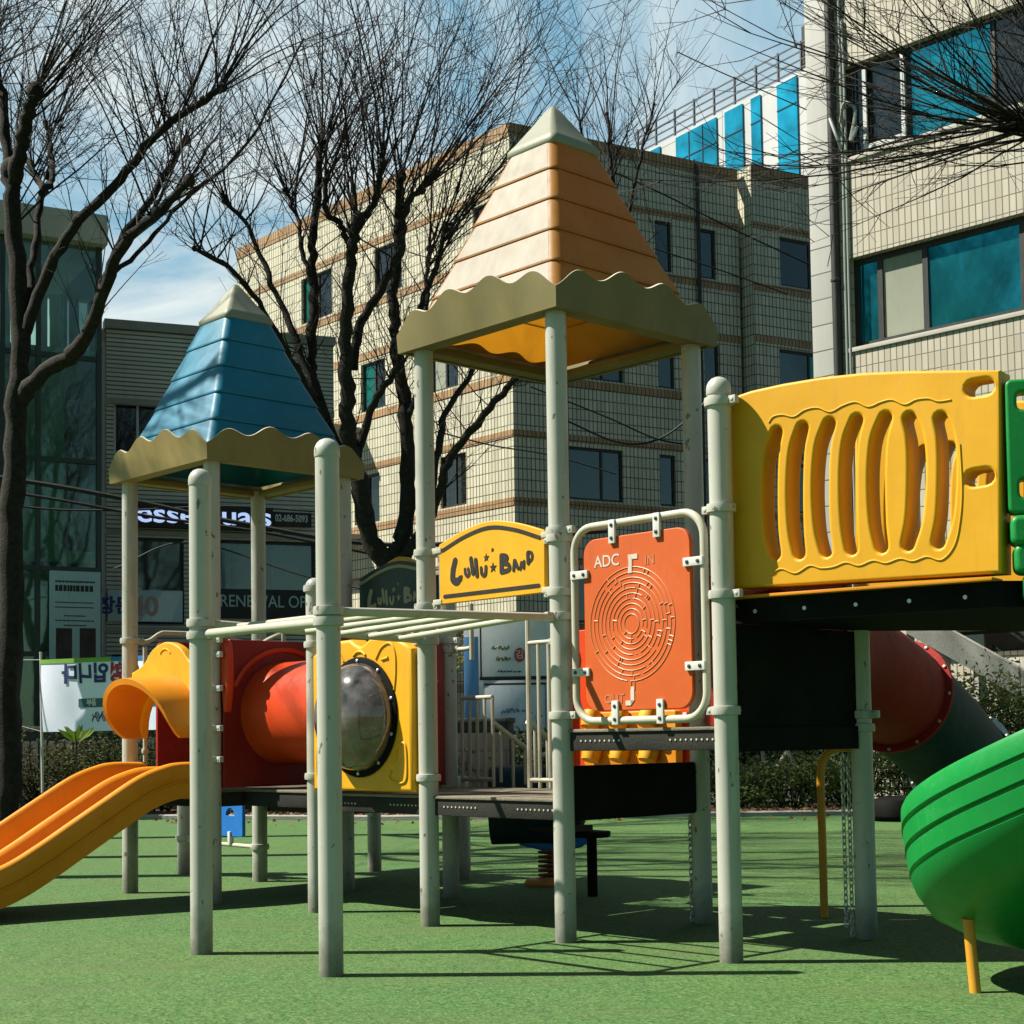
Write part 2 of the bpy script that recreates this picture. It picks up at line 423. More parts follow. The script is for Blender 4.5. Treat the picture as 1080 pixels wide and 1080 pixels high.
post(-2, 1, 2.40, [(1.76, DU), (1.70, DU)])
post(1, 0, 2.825, [(2.70, DU), (2.18, mDU), (1.76, DU), (1.20, mDU)])
post(1, 1, 1.72, [(1.18, DU), (1.11, mDU)], False)
post(-4, 0, 3.05, [(1.84, DV)], False)
post(-3, 0, 3.05, [(1.78, DU), (1.68, DU), (1.45, DU), (1.18, DU), (.97, DU)], False)
post(-3, 1, 3.05, [(1.6, mDV)], False)
post(-4, 1, 3.05, [(1.86, mDU), (.27, mDU)], False)
post(-5, 1, 1.0, [(.30, DU)])
post(-4, 2, .80, []); post(-3, 2, .80, [])

# ---------------------------------------------------------------- decks
def deck(i0, i1, j0, j1, z, t=.115, ins=-.045, lip=True):
    mb = MB(); o = P(0, 0)+(SH if i1 <= -3 else V((0, 0, 0)))
    Mx = Matrix(((DU.x, DV.x, 0, o.x), (DU.y, DV.y, 0, o.y), (0, 0, 1, 0), (0, 0, 0, 1)))
    mb.box(i0*U+.045, j0*VV+.0, z-t, i1*U-.045, j1*VV-.0, z-.018, Mx, .008)
    d = mb.build('deck', M['deck'], play)
    mb = MB(); mb.box(i0*U+.035, j0*VV-.012, z-.0175, i1*U-.035, j1*VV+.012, z, Mx, .006)
    mb.build('deck_top', M['decktop'], d)
    if lip:   # row of drainage holes along the visible edge
        mb = MB()
        for k in range(9):
            for g in (0, .62):
                x = i0*U+.14+g+k*.034
                if x < i1*U-.08: mb.lathe([(.006, 0), (.006, .004)], 6, Mx @ Matrix.Translation((x, j0*VV-.0005, z-.062)) @ Matrix.Rotation(rad(90), 4, 'X'))
        mb.build('drain_holes', M['pipe'], d)
    return d
deck(-1, 0, 0, 1, .755); deck(-2, -1, 0, 1, .757); deck(-3, -2, .12, .88, .76, lip=False)
deck(-4, -3, 0, 1, .76); deck(-4, -3, 1.03, 2, .66, lip=False)
deck(0, 1, 0, 1, 1.125)

# ---------------------------------------------------------------- roofs
def sqring(c, h, z, n=5, rc=.05):
    rc = min(rc, h*.45)
    return [c+DU*x+DV*y+UP*z for (x, y) in rr(-h, -h, h, h, rc, n)]
def roof(ci, cj, zb, m_shell, m_groove, m_val, m_rim, pale_skin=None, ncourse=5):
    c = P(ci, cj)
    h0, z0, h1, z1 = .612, zb+.10, .182, zb+1.185
    def hz(t): return h0+(h1-h0)*t+.028*(t*t-t)*1.6
    courses = []
    sh = MB(); gr = MB(); bl = MB()
    for k in range(ncourse):
        ta, tb = k/ncourse, (k+1)/ncourse
        za, zb_ = z0+(z1-z0)*ta, z0+(z1-z0)*tb
        rings = []
        for f in (0.0, .03, .10, .5, .93, .985):
            t = ta+(tb-ta)*f
            lip = .010*(1-f)+(.008 if f > 0.02 else .004)
            rings.append(sqring(c, hz(t)+lip, z0+(z1-z0)*t))
        sh.loft(rings, caps=False)
        t = ta+(tb-ta)*.985; g0 = sqring(c, hz(t)+.0085, z0+(z1-z0)*t); t2 = tb+(tb-ta)*.03
        gr.loft([g0, sqring(c, hz(tb)-.004, z0+(z1-z0)*(tb-.0015)), sqring(c, hz(tb)+.0135, z0+(z1-z0)*(tb+.0005))], caps=False)
        if pale_skin is not None:   # paler skin over the planks of one roof face
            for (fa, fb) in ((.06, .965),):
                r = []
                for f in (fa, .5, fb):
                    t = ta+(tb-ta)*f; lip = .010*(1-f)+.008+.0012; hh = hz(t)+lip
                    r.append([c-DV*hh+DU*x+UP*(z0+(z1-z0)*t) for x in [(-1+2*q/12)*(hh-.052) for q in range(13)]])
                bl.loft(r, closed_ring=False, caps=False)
    ro = sh.build('roof', m_shell, play, ang=50)
    gr.build('plank_groove', m_groove, ro)
    if pale_skin is not None: bl.build('pale_side', pale_skin, ro)
    cp = MB()
    cp.loft([sqring(c, .195, z1-.03, rc=.03), sqring(c, .205, z1-.02, rc=.035), sqring(c, .205, z1+.012, rc=.035), sqring(c, .175, z1+.05, rc=.035), sqring(c, .105, z1+.155, rc=.03), sqring(c, .045, z1+.25, rc=.02), sqring(c, .018, z1+.285, rc=.008), sqring(c, .004, z1+.292, rc=.001)])
    cp.build('roof_cap', M['cap'], ro, ang=50)
    # wavy valance: ring with thickness
    hv = .668; n = 72
    A = []; B = []; C = []; D = []
    for side in range(4):
        a = (DU, -DV, -DV)
        dx, dy = ((DU, -DV), (DV, DU), (-DU, DV), (-DV, -DU))[side]
        for q in range(n):
            s = q/n; x = (2*s-1)
            top = zb+.110+.105*math.sin(math.pi*s)**.8+.031*(1-math.cos(2*math.pi*4*s))
            flare = .006+.035*math.sin(math.pi*s)
            A.append(c+dx*(x*hv)+dy*hv+UP*zb)
            B.append(c+dx*(x*(hv+flare))+dy*(hv+flare)+UP*top)
            C.append(c+dx*(x*(hv-.022+flare))+dy*(hv-.022+flare)+UP*(top-.001))
            D.append(c+dx*(x*(hv-.03))+dy*(hv-.03)+UP*zb)
    mb = MB(); mb.loft([A, B], caps=False); mb.loft([D, C][::-1], caps=False); mb.loft([A, D], caps=False)
    va = mb.build('valance', m_val, ro, ang=50)
    mb = MB(); mb.loft([B, [ (p+q)/2+UP*.006 for p, q in zip(B, C)], C], caps=False); 
    mb.build('valance_lip', m_rim, ro, ang=60)
    # inner bearer frame under the roof
    mb = MB()
    Mx = Matrix(((DU.x, DV.x, 0, c.x), (DU.y, DV.y, 0, c.y), (0, 0, 1, 0), (0, 0, 0, 1)))
    w = hv-.032
    for (x0, y0, x1, y1) in ((-w, -w, w, -w+.10), (-w, w-.10, w, w), (-w, -w+.102, -w+.10, w-.102), (w-.10, -w+.102, w, w-.102)):
        mb.box(x0, y0, zb+.006, x1, y1, zb+.05, Mx, .006)
    mb.build('bearer', m_val, ro)
    return ro
roof(-.5, .5, 3.375, M['tan'], M['tangroove'], M['valance'], M['rim'], M['pale_skin'])
roof(-3.5, .5, 3.005, M['blueroof'], M['bluegroove'], M['valance2'], M['rim'])

# ---------------------------------------------------------------- monkey bars
mb = MB()
mb.tube([P(-1, MJ+.05, 1.705), P(-1, -.05, 1.665)], .021, 12); a = mb.build('monkey_bar_rail', M['pipe'], play)
mb = MB(); mb.tube([P(0, MJ+.05, 1.69), P(0, -.05, 1.725)], .021, 12); mb.build('monkey_bar_rail', M['pipe'], play)
mb = MB(); mb.tube([P(-.95, MJ, 1.645), P(-.05, MJ, 1.64)], .024, 12); mb.build('monkey_bar_rail', M['pipe'], play)
for k in range(1, 7):
    j = MJ*(1-k/7)
    t = k/7
    mb = MB(); mb.tube([P(-.99, j, 1.700-.04*t), P(-.01, j, 1.69+.035*t)], .0165, 10); mb.build('rung', M['pipe'], play)

# ---------------------------------------------------------------- sign boards with lettering
def strokes(mb, items, mapf, M_, z0):
    for k, (pts, w) in enumerate(items):
        P2 = [mapf(*p) for p in pts]
        me = curve_mesh([capsule(P2, w)], .0018+.0002*(k % 5)); mb.mesh(me, M_ @ Matrix.Translation((0, 0, z0+.0002*(k % 5)))); bpy.data.meshes.remove(me)
def px3(x, y): return pj(360+x/3, 360+y/3, 0)
def smooth2(pts, n=5):
    return [(p.x, p.y) for p in smooth([V((a, b, 0)) for a, b in pts], n)]
LET = [([(228, 388), (210, 470), (208, 545), (235, 572), (262, 556), (282, 528)], [.040, .042, .046, .046, .036, .022]),
       ([(314, 462), (318, 498), (333, 520), (350, 505), (342, 458)], [.020, .022, .024, .022, .020]),
       ([(366, 368), (384, 498)], .028), ([(408, 382), (420, 518)], .028),
       ([(456, 450), (460, 496), (476, 514), (494, 498), (498, 438)], [.020, .022, .025, .022, .020]),
       ([(634, 346), (636, 484)], .034), ([(636, 340), (672, 344), (684, 370), (648, 396)], .024), ([(648, 408), (694, 420), (702, 462), (646, 486)], .026),
       ([(740, 470), (748, 386)], .021), ([(752, 386), (778, 452)], .021), ([(745, 436), (768, 430)], .014),
       ([(800, 462), (808, 402)], .018), ([(810, 404), (828, 452)], .016), ([(830, 450), (832, 392)], .018),
       ([(864, 322), (868, 408)], .022), ([(866, 312), (898, 322), (902, 368), (868, 406)], .020)]
def px8(x, y): return pj(455+x/8.31, 545+y/8.31, 0)
def sign(mapx, j, m_board, m_ink, shift=0.0, dz=0.0, border=True):
    Mj = JF(j, .0) @ Matrix.Translation((shift, dz, 0))
    (xa, zb_), (xb, _) = pj(466, 640, 0), pj(577, 627, 0)
    zb_ = 1.866
    zl, zr, zm = 2.215, 2.205, 2.305
    top = smooth2([(xa, zl), (xa*.75+xb*.25, zl+.062), ((xa+xb)/2, zm), (xa*.25+xb*.75, zr+.066), (xb, zr)], 6)
    out = [(xb, zb_), ] + top[::-1] + [(xa, zb_)]
    me = curve_mesh([out[::-1]], .016, .005)
    mb = MB(); mb.mesh(me, Mj); s = mb.build('sign_board', m_board, play)
    mb = MB(); strokes(mb, [(smooth2(p, 4) if len(p) > 2 else p, w if not isinstance(w, list) else [w[min(len(w)-1, int(i*(len(w)-1)/max(1, 4*(len(p)-1))))] for i in range(4*(len(p)-1)+1)]) for p, w in LET], px8, Mj, .0165)
    for (x, y, r) in ((560, 447, .030), (500, 360, .024), (554, 292, .013)):
        q = px8(x, y); me = curve_mesh([star(q[0], q[1], r)], .002); mb.mesh(me, Mj @ Matrix.Translation((0, 0, .0172)))
    mb.build('lettering', m_ink, s)
    mb = MB()
    e = .045
    arc = [(x*.93+(xa+xb)/2*.07, z-.038) for x, z in top]
    me = curve_mesh([capsule(arc, .022)], .0022); mb.mesh(me, Mj @ Matrix.Translation((0, 0, .0165)))
    me = curve_mesh([capsule([(xa+e, zb_+.042), (xb-e, zb_+.042)], .022)], .0022); mb.mesh(me, Mj @ Matrix.Translation((0, 0, .0165)))
    mb.build('border_line', m_ink, s)
    mb = MB()
    for z in (1.88, 2.18):
        for x, dx in ((xa, -1), (xb, 1)):
            mb.box(min(x-.02*dx, x+.055*dx), z-.016, -.02, max(x-.02*dx, x+.055*dx), z+.016, .022, Mj, .005)
    mb.build('bracket', M['pipe'], s)
    return s
sign(None, 0, M['yellow'], M['ink'])
sign(None, 1, M['dgreen'], M['palelet'], shift=-2*U, dz=.06)
# yellow arched board glimpsed above the dark green one
mb = MB(); me = curve_mesh([smooth2([(-.34, 0), (-.33, .22), (-.2, .29), (0, .35), (.2, .29), (.33, .22), (.34, 0)], 4)], .03, .01)
mb.mesh(me, frame(P(-3, 1.48, 2.12), DU, -DV)); mb.tube([P(-3, 1.48, .66), P(-3, 1.48, 2.2)], .03, 10)
mb.build('crest_board', M['yellow'], play)

# ---------------------------------------------------------------- bubble panel
Mj = JF(0, 0.0)
xc = -1.5*U; w = .492; zc = 1.225; Rb = .335
def sx_(L): return [(xc+x, z) for x, z in L]
topL = [(.492, .775), (.492, 1.62), (.43, 1.655), (.33, 1.70), (.10, 1.705), (.05, 1.675), (0, 1.655), (-.05, 1.675), (-.10, 1.705), (-.33, 1.70), (-.43, 1.655), (-.492, 1.62), (-.492, .775)]
me = curve_mesh([sx_(topL), circ(xc, zc, Rb-.02, 48)], .07, .022, 3)
mb = MB(); mb.mesh(me, Mj); bp_ = mb.build('bubble_panel', M['yellow'], play)
mb = MB()
ring = []
for k in range(48):
    a = 2*math.pi*k/48; ring.append((a,))
prof = [(Rb+.03, .071), (Rb+.032, .080), (Rb+.025, .086), (Rb-.012, .088), (Rb-.015, .071)]
vs = []; fs = []
for (r, z) in prof:
    for k in range(48):
        a = 2*math.pi*k/48; vs.append((xc+r*math.cos(a), zc+r*math.sin(a), z))
for i in range(len(prof)-1):
    for k in range(48): fs.append((i*48+k, i*48+(k+1) % 48, (i+1)*48+(k+1) % 48, (i+1)*48+k))
mb.add(vs, fs, Mj); mb.build('bubble_ring', M['black'], bp_)
mb = MB(); vs = []; fs = []; L = 12
for i in range(L+1):
    a = (math.pi/2)*i/L
    for k in range(48):
        b = 2*math.pi*k/48
        vs.append((xc+(Rb-.005)*math.cos(a)*math.cos(b), zc+(Rb-.005)*math.cos(a)*math.sin(b), .086+.23*math.sin(a)))
for i in range(L):
    for k in range(48): fs.append((i*48+k, i*48+(k+1) % 48, (i+1)*48+(k+1) % 48, (i+1)*48+k))
mb.add(vs, fs, Mj); mb.build('bubble_window', M['bubble'], bp_, ang=80)
for k in range(10):
    a = 2*math.pi*(k+.5)/10
    mb = MB(); mb.lathe([(.011, 0), (.011, .006), (.006, .010)], 8, Mj @ Matrix.Translation((xc+(Rb+.008)*math.cos(a), zc+(Rb+.008)*math.sin(a), .087)))
    mb.build('bolt', M['steel'], bp_)
mb = MB()   # raised face motif
def rel(pts, r=.010, z=.0705, closed=False):
    mb = MB(); mb.tube([(xc+x, zz, z) for x, zz in (smooth2(pts, 5))], r, 8, closed, True, Mj); mb.build('relief', M['yellow'], bp_, ang=70)
rel([(-.06, 1.60), (-.03, 1.62), (0, 1.625), (.03, 1.62), (.06, 1.60)])
for s in (1, -1):
    rel([(s*.16, 1.57), (s*.22, 1.64), (s*.30, 1.66), (s*.345, 1.60), (s*.35, 1.48), (s*.335, 1.38)], .008)
    rel([(s*.22, 1.565), (s*.28, 1.575)], .010)
    rel([(s*.30, .90), (s*.28, .86), (s*.34, .83), (s*.43, .84), (s*.445, .93), (s*.43, 1.06), (s*.36, 1.04), (s*.34, .97), (s*.30, .95)], .009)
# ---------------------------------------------------------------- red tunnel and its end panels
def end_panel(i, off, mat):
    Mi = IF(i, off)
    out = [(.06, .775), (1.06, .775), (1.06, 1.70), (1.0, 1.79), (.12, 1.79), (.06, 1.70)]
    me = curve_mesh([out, circ(.5*VV, 1.285, .33, 36)], .035, .012)
    mb = MB(); mb.mesh(me, Mi); p = mb.build('tunnel_panel', mat, play)
    mb = MB(); mb.tube([(.5*VV+.46*math.cos(a), 1.27+.46*math.sin(a), .04) for a in [rad(25+130*k/14) for k in range(15)]], .02, 8, M=Mi)
    mb.build('panel_rib', M['tube'], p); return p
ep = end_panel(-3, .0, M['red']); end_panel(-2, 0, M['red'])
mb = MB(); me = curve_mesh([smooth2([(.0, 1.79), (.055, 1.74), (.07, 1.5), (.045, 1.33), (.02, 1.30), (-.01, 1.5), (-.02, 1.7)], 5)], .03, .012)
mb.mesh(me, JB(.055) @ Matrix.Translation((-3*U+.06, 0, 0))); mb.build('panel_ear', M['tube'], ep)
mb = MB(); pr = []
for (dx, r) in ((0.0, .365), (.03, .365), (.045, .355), (.3, .355), (.5*U, .352), (U-.3, .355), (U-.045, .355), (U-.03, .40), (U, .40)):
    pr.append([P(-3, .5, 1.285)+DU*dx+DV*(r*math.cos(2*math.pi*k/40))+UP*(r*math.sin(2*math.pi*k/40)) for k in range(40)])
mb.loft(pr, caps=False); mb.build('crawl_tunnel', M['tube'], play)

# ---------------------------------------------------------------- maze panel
x0, x1 = .085, U-.085
Mj = JF(0, .01)
mz = MB()
fr = [(x, z, 0) for x, z in rr(x0+.035, 1.165, x1-.02, 2.185, .13, 8)]
mz.tube(fr, .0205, 12, closed=True, M=Mj); mf = mz.build('maze_panel', M['pipe'], play)
bx0, bx1, bz0, bz1 = x0+.115, x1-.10, 1.215, 2.115
mb = MB(); me = curve_mesh([rr(bx0, bz0, bx1, bz1, .085, 7)], .013, .005); mb.mesh(me, Mj); mb.build('maze_board', M['maze'], mf)
def brk(x, z, vert):
    mb = MB(); bo = MB()
    a, b = (.022, .062) if vert else (.062, .022)
    mb.box(x-a, z-b, .014, x+a, z+b, .030, Mj, .004)
    for s in (-1, 1):
        xx, zz = (x, z+s*.034) if vert else (x+s*.034, z)
        bo.lathe([(.010, 0), (.010, .004), (.005, .007)], 8, Mj @ Matrix.Translation((xx, zz, .030)))
    mb.build('bracket', M['white'], mf); bo.build('bracket_bolt', M['bolt'], mf)
for xx in (.30, .72):
    X = bx0+(bx1-bx0)*xx
    brk(X, bz1+.025, True); brk(X, bz0-.010, True)
for zz in (.23, .80):
    Z = bz0+(bz1-bz0)*zz
    brk(bx0-.022, Z, False); brk(bx1+.028, Z, False)
mb = MB(); r5 = random.Random(5)
mcx, mcz = (bx0+bx1)/2-.03, 1.655
Rr_ = [.050+.0268*k for k in range(10)]
for k, r in enumerate(Rr_):
    if k == 0: gaps = []
    elif k == 9: gaps = [90, 265]
    else: gaps = [r5.uniform(0, 360) for _ in range(3 if k > 3 else 2)]
    gw = .024/r*57.3
    gs = sorted(gaps)
    segs = [(0, 360)] if not gs else [(gs[q]+gw/2, (gs[(q+1) % len(gs)]+(360 if q == len(gs)-1 else 0))-gw/2) for q in range(len(gs))]
    for a0, a1 in segs:
        n = max(3, int((a1-a0)/7))
        mb.tube([(mcx+r*math.cos(rad(a0+(a1-a0)*q/n)), mcz+r*math.sin(rad(a0+(a1-a0)*q/n)), .0132) for q in range(n+1)], .0035, 6, M=Mj)
    if k < 9:
        for _ in range(2+k):
            a = rad(r5.uniform(0, 360)); r2 = Rr_[k+1]
            mb.tube([(mcx+r*math.cos(a), mcz+r*math.sin(a), .0132), (mcx+r2*math.cos(a), mcz+r2*math.sin(a), .0132)], .0042, 6, M=Mj)
R8 = Rr_[-1]
for s in (1, -1):
    a0 = .013
    mb.tube([(mcx-a0, mcz+s*R8, .0132), (mcx-a0, mcz+s*(R8+.045), .0132)], .0042, 6, M=Mj)
    mb.tube([(mcx+a0, mcz+s*R8, .0132), (mcx+a0, mcz+s*(R8+.045), .0132)], .0042, 6, M=Mj)
mb.build('maze_ridges', M['mazeline'], mf)
wl = plastic('worn_white_lettering', (.72, .60, .50), .5, .15); ol = plastic('worn_orange_lettering', (.62, .20, .08), .5, .15)
for (tx, sz, x, z, mt) in (('ADC', .085, bx0+.17, bz1-.125, wl), ('OUT', .066, mcx-.13, bz0+.06, ol), ('IN', .066, mcx+.13, bz1-.145, ol)):
    mb = MB(); mb.mesh(text_mesh(tx, sz, .0008, .001), Mj @ Matrix.Translation((x, z, .0145))); mb.build('maze_lettering', mt, mf)
for (px_, pz_, fl) in ((mcx, bz1-.15, 1), (mcx, bz0+.07, -1)):
    me = curve_mesh([[(px_-.015, pz_-.05*fl), (px_-.015, pz_+.045*fl), (px_+.05*fl, pz_+.045*fl), (px_+.05*fl, pz_+.02*fl), (px_+.01, pz_+.02*fl), (px_+.01, pz_-.05*fl)]], .002)
    mb = MB(); mb.mesh(me, Mj @ Matrix.Translation((0, 0, .0145))); mb.build('arrow_mark', wl, mf)

# ---------------------------------------------------------------- raised yellow slotted panel, raised deck, riser, green entry
A = V((1.088, 7.57, 0)); Bq = V((2.165, 6.79, 0))
YX = (Bq-A).normalized(); YN = V((YX.y, -YX.x, 0)); MY = frame(A, YX, YN)
def py(px, py_):
    p = onplane(px, py_, A, YN)-A; return (p.dot(YX), p.z)
def q3(x, y): return py(720+x/3, 360+y/3)
outer = [q3(*p) for p in [(163, 785), (163, 183), (230, 160), (330, 138), (450, 118), (580, 104), (720, 98), (870, 96), (1014, 96), (1018, 735)]]
outer = [(x, max(z, 1.745)) for x, z in outer]
def slot(t, m, b, w0):
    cl = smooth2([q3(*t), q3((t[0]*.25+m[0]*.75), t[1]*.62+m[1]*.38), q3(*m), q3((b[0]*.25+m[0]*.75), b[1]*.62+m[1]*.38), q3(*b)], 4)
    n = len(cl); return capsule(cl, [w0*(.86+.28*math.sin(math.pi*i/(n-1))) for i in range(n)], 6)
w0 = .070
SL = [((309, 292), (287, 480), (304, 675)), ((391, 278), (367, 470), (381, 672)), ((476, 265), (448, 456), (466, 665)), ((562, 254), (535, 440), (546, 658)),
      ((653, 247), (624, 432), (641, 652)), ((728, 248), (752, 410), (724, 645)), ((826, 248), (848, 405), (820, 638))]
holes = [slot(*s, w0) for s in SL]
for (hx, hy) in ((952, 150), (952, 433)):
    c0, c1 = q3(hx-24, hy+4), q3(hx+18, hy-3); holes.append(capsule([c0, c1], .075, 6))
me = curve_mesh([outer]+holes, .075, .014, 3)
mb = MB(); mb.mesh(me, MY @ Matrix.Translation((0, 0, -.030))); yp = mb.build('slotted_panel', M['yellow'], play)
mb = MB(); mb.mesh(me, MY @ Matrix.Translation((.22, .0, -1.02))); mb.build('slotted_panel', M['yellow'], play)
mb = MB()
def wavy(pts, r=.0048): mb.tube([(x, z, .0452) for x, z in smooth2(pts, 6)], r, 8, False, True, MY)
def ridge(ptsq): wavy([q3(*p) for p in ptsq])
ridge([(285, 262), (300, 243), (330, 237), (365, 243), (400, 222), (440, 215), (480, 228), (520, 208), (560, 197), (600, 212), (640, 197), (675, 190), (715, 205), (750, 190), (790, 186), (820, 195), (860, 190)])
ridge([(290, 742), (325, 722), (370, 736), (415, 712), (450, 720), (490, 716), (530, 702), (570, 712), (615, 696), (655, 704), (700, 690), (740, 698), (785, 684), (830, 694), (868, 655), (886, 590), (895, 480), (888, 330)])
mb.build('relief', M['yellow'], yp, ang=70)
mb = MB()
for z in (2.68, 2.18, 1.80): mb.box(-.035, z-.02, -.03, .02, z+.02, .03, MY, .005)
mb.build('bracket', M['pipe'], yp)
# raised deck slab
poly = [A, Bq, V((3.05, 6.9, 0)), V((3.4, 7.6, 0)), V((2.9, 8.4, 0)), P(1, 1)]
mb = MB(); inner = [p-YN*0.0 for p in poly]
mb.loft([[p+UP*1.625 for p in inner], [p+UP*1.742 for p in inner]]); rd = mb.build('raised_deck', M['black'], play)
mb = MB(); mb.box(.0, 1.7425, -.09, 1.30, 1.757, .055, MY, .003); mb.build('deck_lip', M['slide'], rd)
for k in range(5):
    mb = MB(); mb.lathe([(.011, 0), (.010, .006)], 8, MY @ Matrix.Translation((.12+.26*k, 1.68, .0005))); mb.build('bolt', M['steel'], rd)
mb = MB(); me = curve_mesh([[(.05, 1.045), (1.075, 1.045), (1.075, 1.62), (.05, 1.62)]], .012, .004); mb.mesh(me, IF(1, .0)); mb.build('riser_panel', M['black'], play)
mb = MB(); me = curve_mesh([[(-.05, 1.0), (1.06, 1.0), (1.06, 1.12), (-.05, 1.12)]], .03, .006); mb.mesh(me, IF(1, .0)); mb.build('riser_beam', M['black'], play)
for i2 in (2.95, 3.3):
    post(0, 0, 2.8, [], pos=V((i2, 6.9 if i2 < 3 else 7.65, 0)))
# green entry panel and helical slide
GX = V((.97, -.22, 0)).normalized(); GN = V((GX.y, -GX.x, 0)); MG = frame(Bq+GX*.03, GX, GN)
me = curve_mesh([rr(0, 2.03, .82, 2.625, .03, 4), rr(.05, 2.49, .20, 2.565, .02, 3), rr(.05, 2.10, .20, 2.18, .02, 3)], .05, .014, 3)
mb = MB(); mb.mesh(me, MG); gp = mb.build('slide_entry_panel', M['green'], play)
mb = MB()
for k, z in enumerate((1.955, 1.83, 1.705)):
    mb.mesh(curve_mesh([rr(0.005+.012*k*k, z-.066, .80, z+.066, .035, 4)], .075-.008*k, .022, 3), MG)
mb.build('slide_collar', M['green'], gp)

def helix_slide():
    C = V((2.62, 6.42, 0)); n = 90
    prof = [(.20, .34), (.185, .365), (.17, .34), (.172, .05), (.20, -.035), (.30, -.06), (.55, -.075), (.74, -.06), (.88, .0), (.945, .09), (.962, .135), (.950, .142), (.950, .150), (.968, .158), (.978, .235), (.966, .242), (.966, .250), (.984, .258), (.990, .33), (.978, .337), (.978, .345), (.995, .353), (.996, .42), (.985, .44), (.965, .435), (.955, .41), (.935, .20), (.90, .10), (.82, .035), (.70, .01), (.55, 0), (.32, .005), (.23, .03), (.205, .08)]
    kz = [(15, 1.74), (-40, 1.37), (-90, 1.0), (-135, .66), (-160, .50), (-186, .36), (-215, .22), (-245, .16), (-275, .13)]
    def zf(a):
        for (a0, z0), (a1, z1) in zip(kz, kz[1:]):
            if a0 >= a >= a1:
                return z0+(z1-z0)*(a0-a)/(a0-a1)
        return kz[-1][1]
    rings = []
    for k in range(n+1):
        a = 15-290*k/n
        z = sum(zf(max(-275, min(15, a+d))) for d in (-14, -7, 0, 7, 14))/5
        hs = 1.0 if a > -190 else max(.55, 1-(-190-a)/140)
        e = V((math.cos(rad(a)), math.sin(rad(a)), 0))
        rings.append([C+e*r+UP*(z+h*(hs if h > .14 else 1)) for r, h in prof])
    mb = MB(); mb.loft(rings); s = mb.build('spiral_slide', M['green'], play, ang=32)
    mb = MB(); mb.lathe([(.057, -.05), (.057, 2.6)], 20, Matrix.Translation(C)); mb.build('post', M['post'], play)
    sp = onground(1029.6, 1047)
    mb = MB(); mb.tube([sp-UP*.05, sp+V((-.015, .03, .30))], .024, 14); q = mb.build('slide_support', M['amber'], play)
    mb = MB(); t = sp+V((-.015, .03, .30))
    mb.lathe([(.025, -.0), (.034, .015), (.075, .075), (.08, .09), (.02, .092)], 12, Matrix.Translation(t)); mb.build('support_bracket', M['rust'], q)
helix_slide()

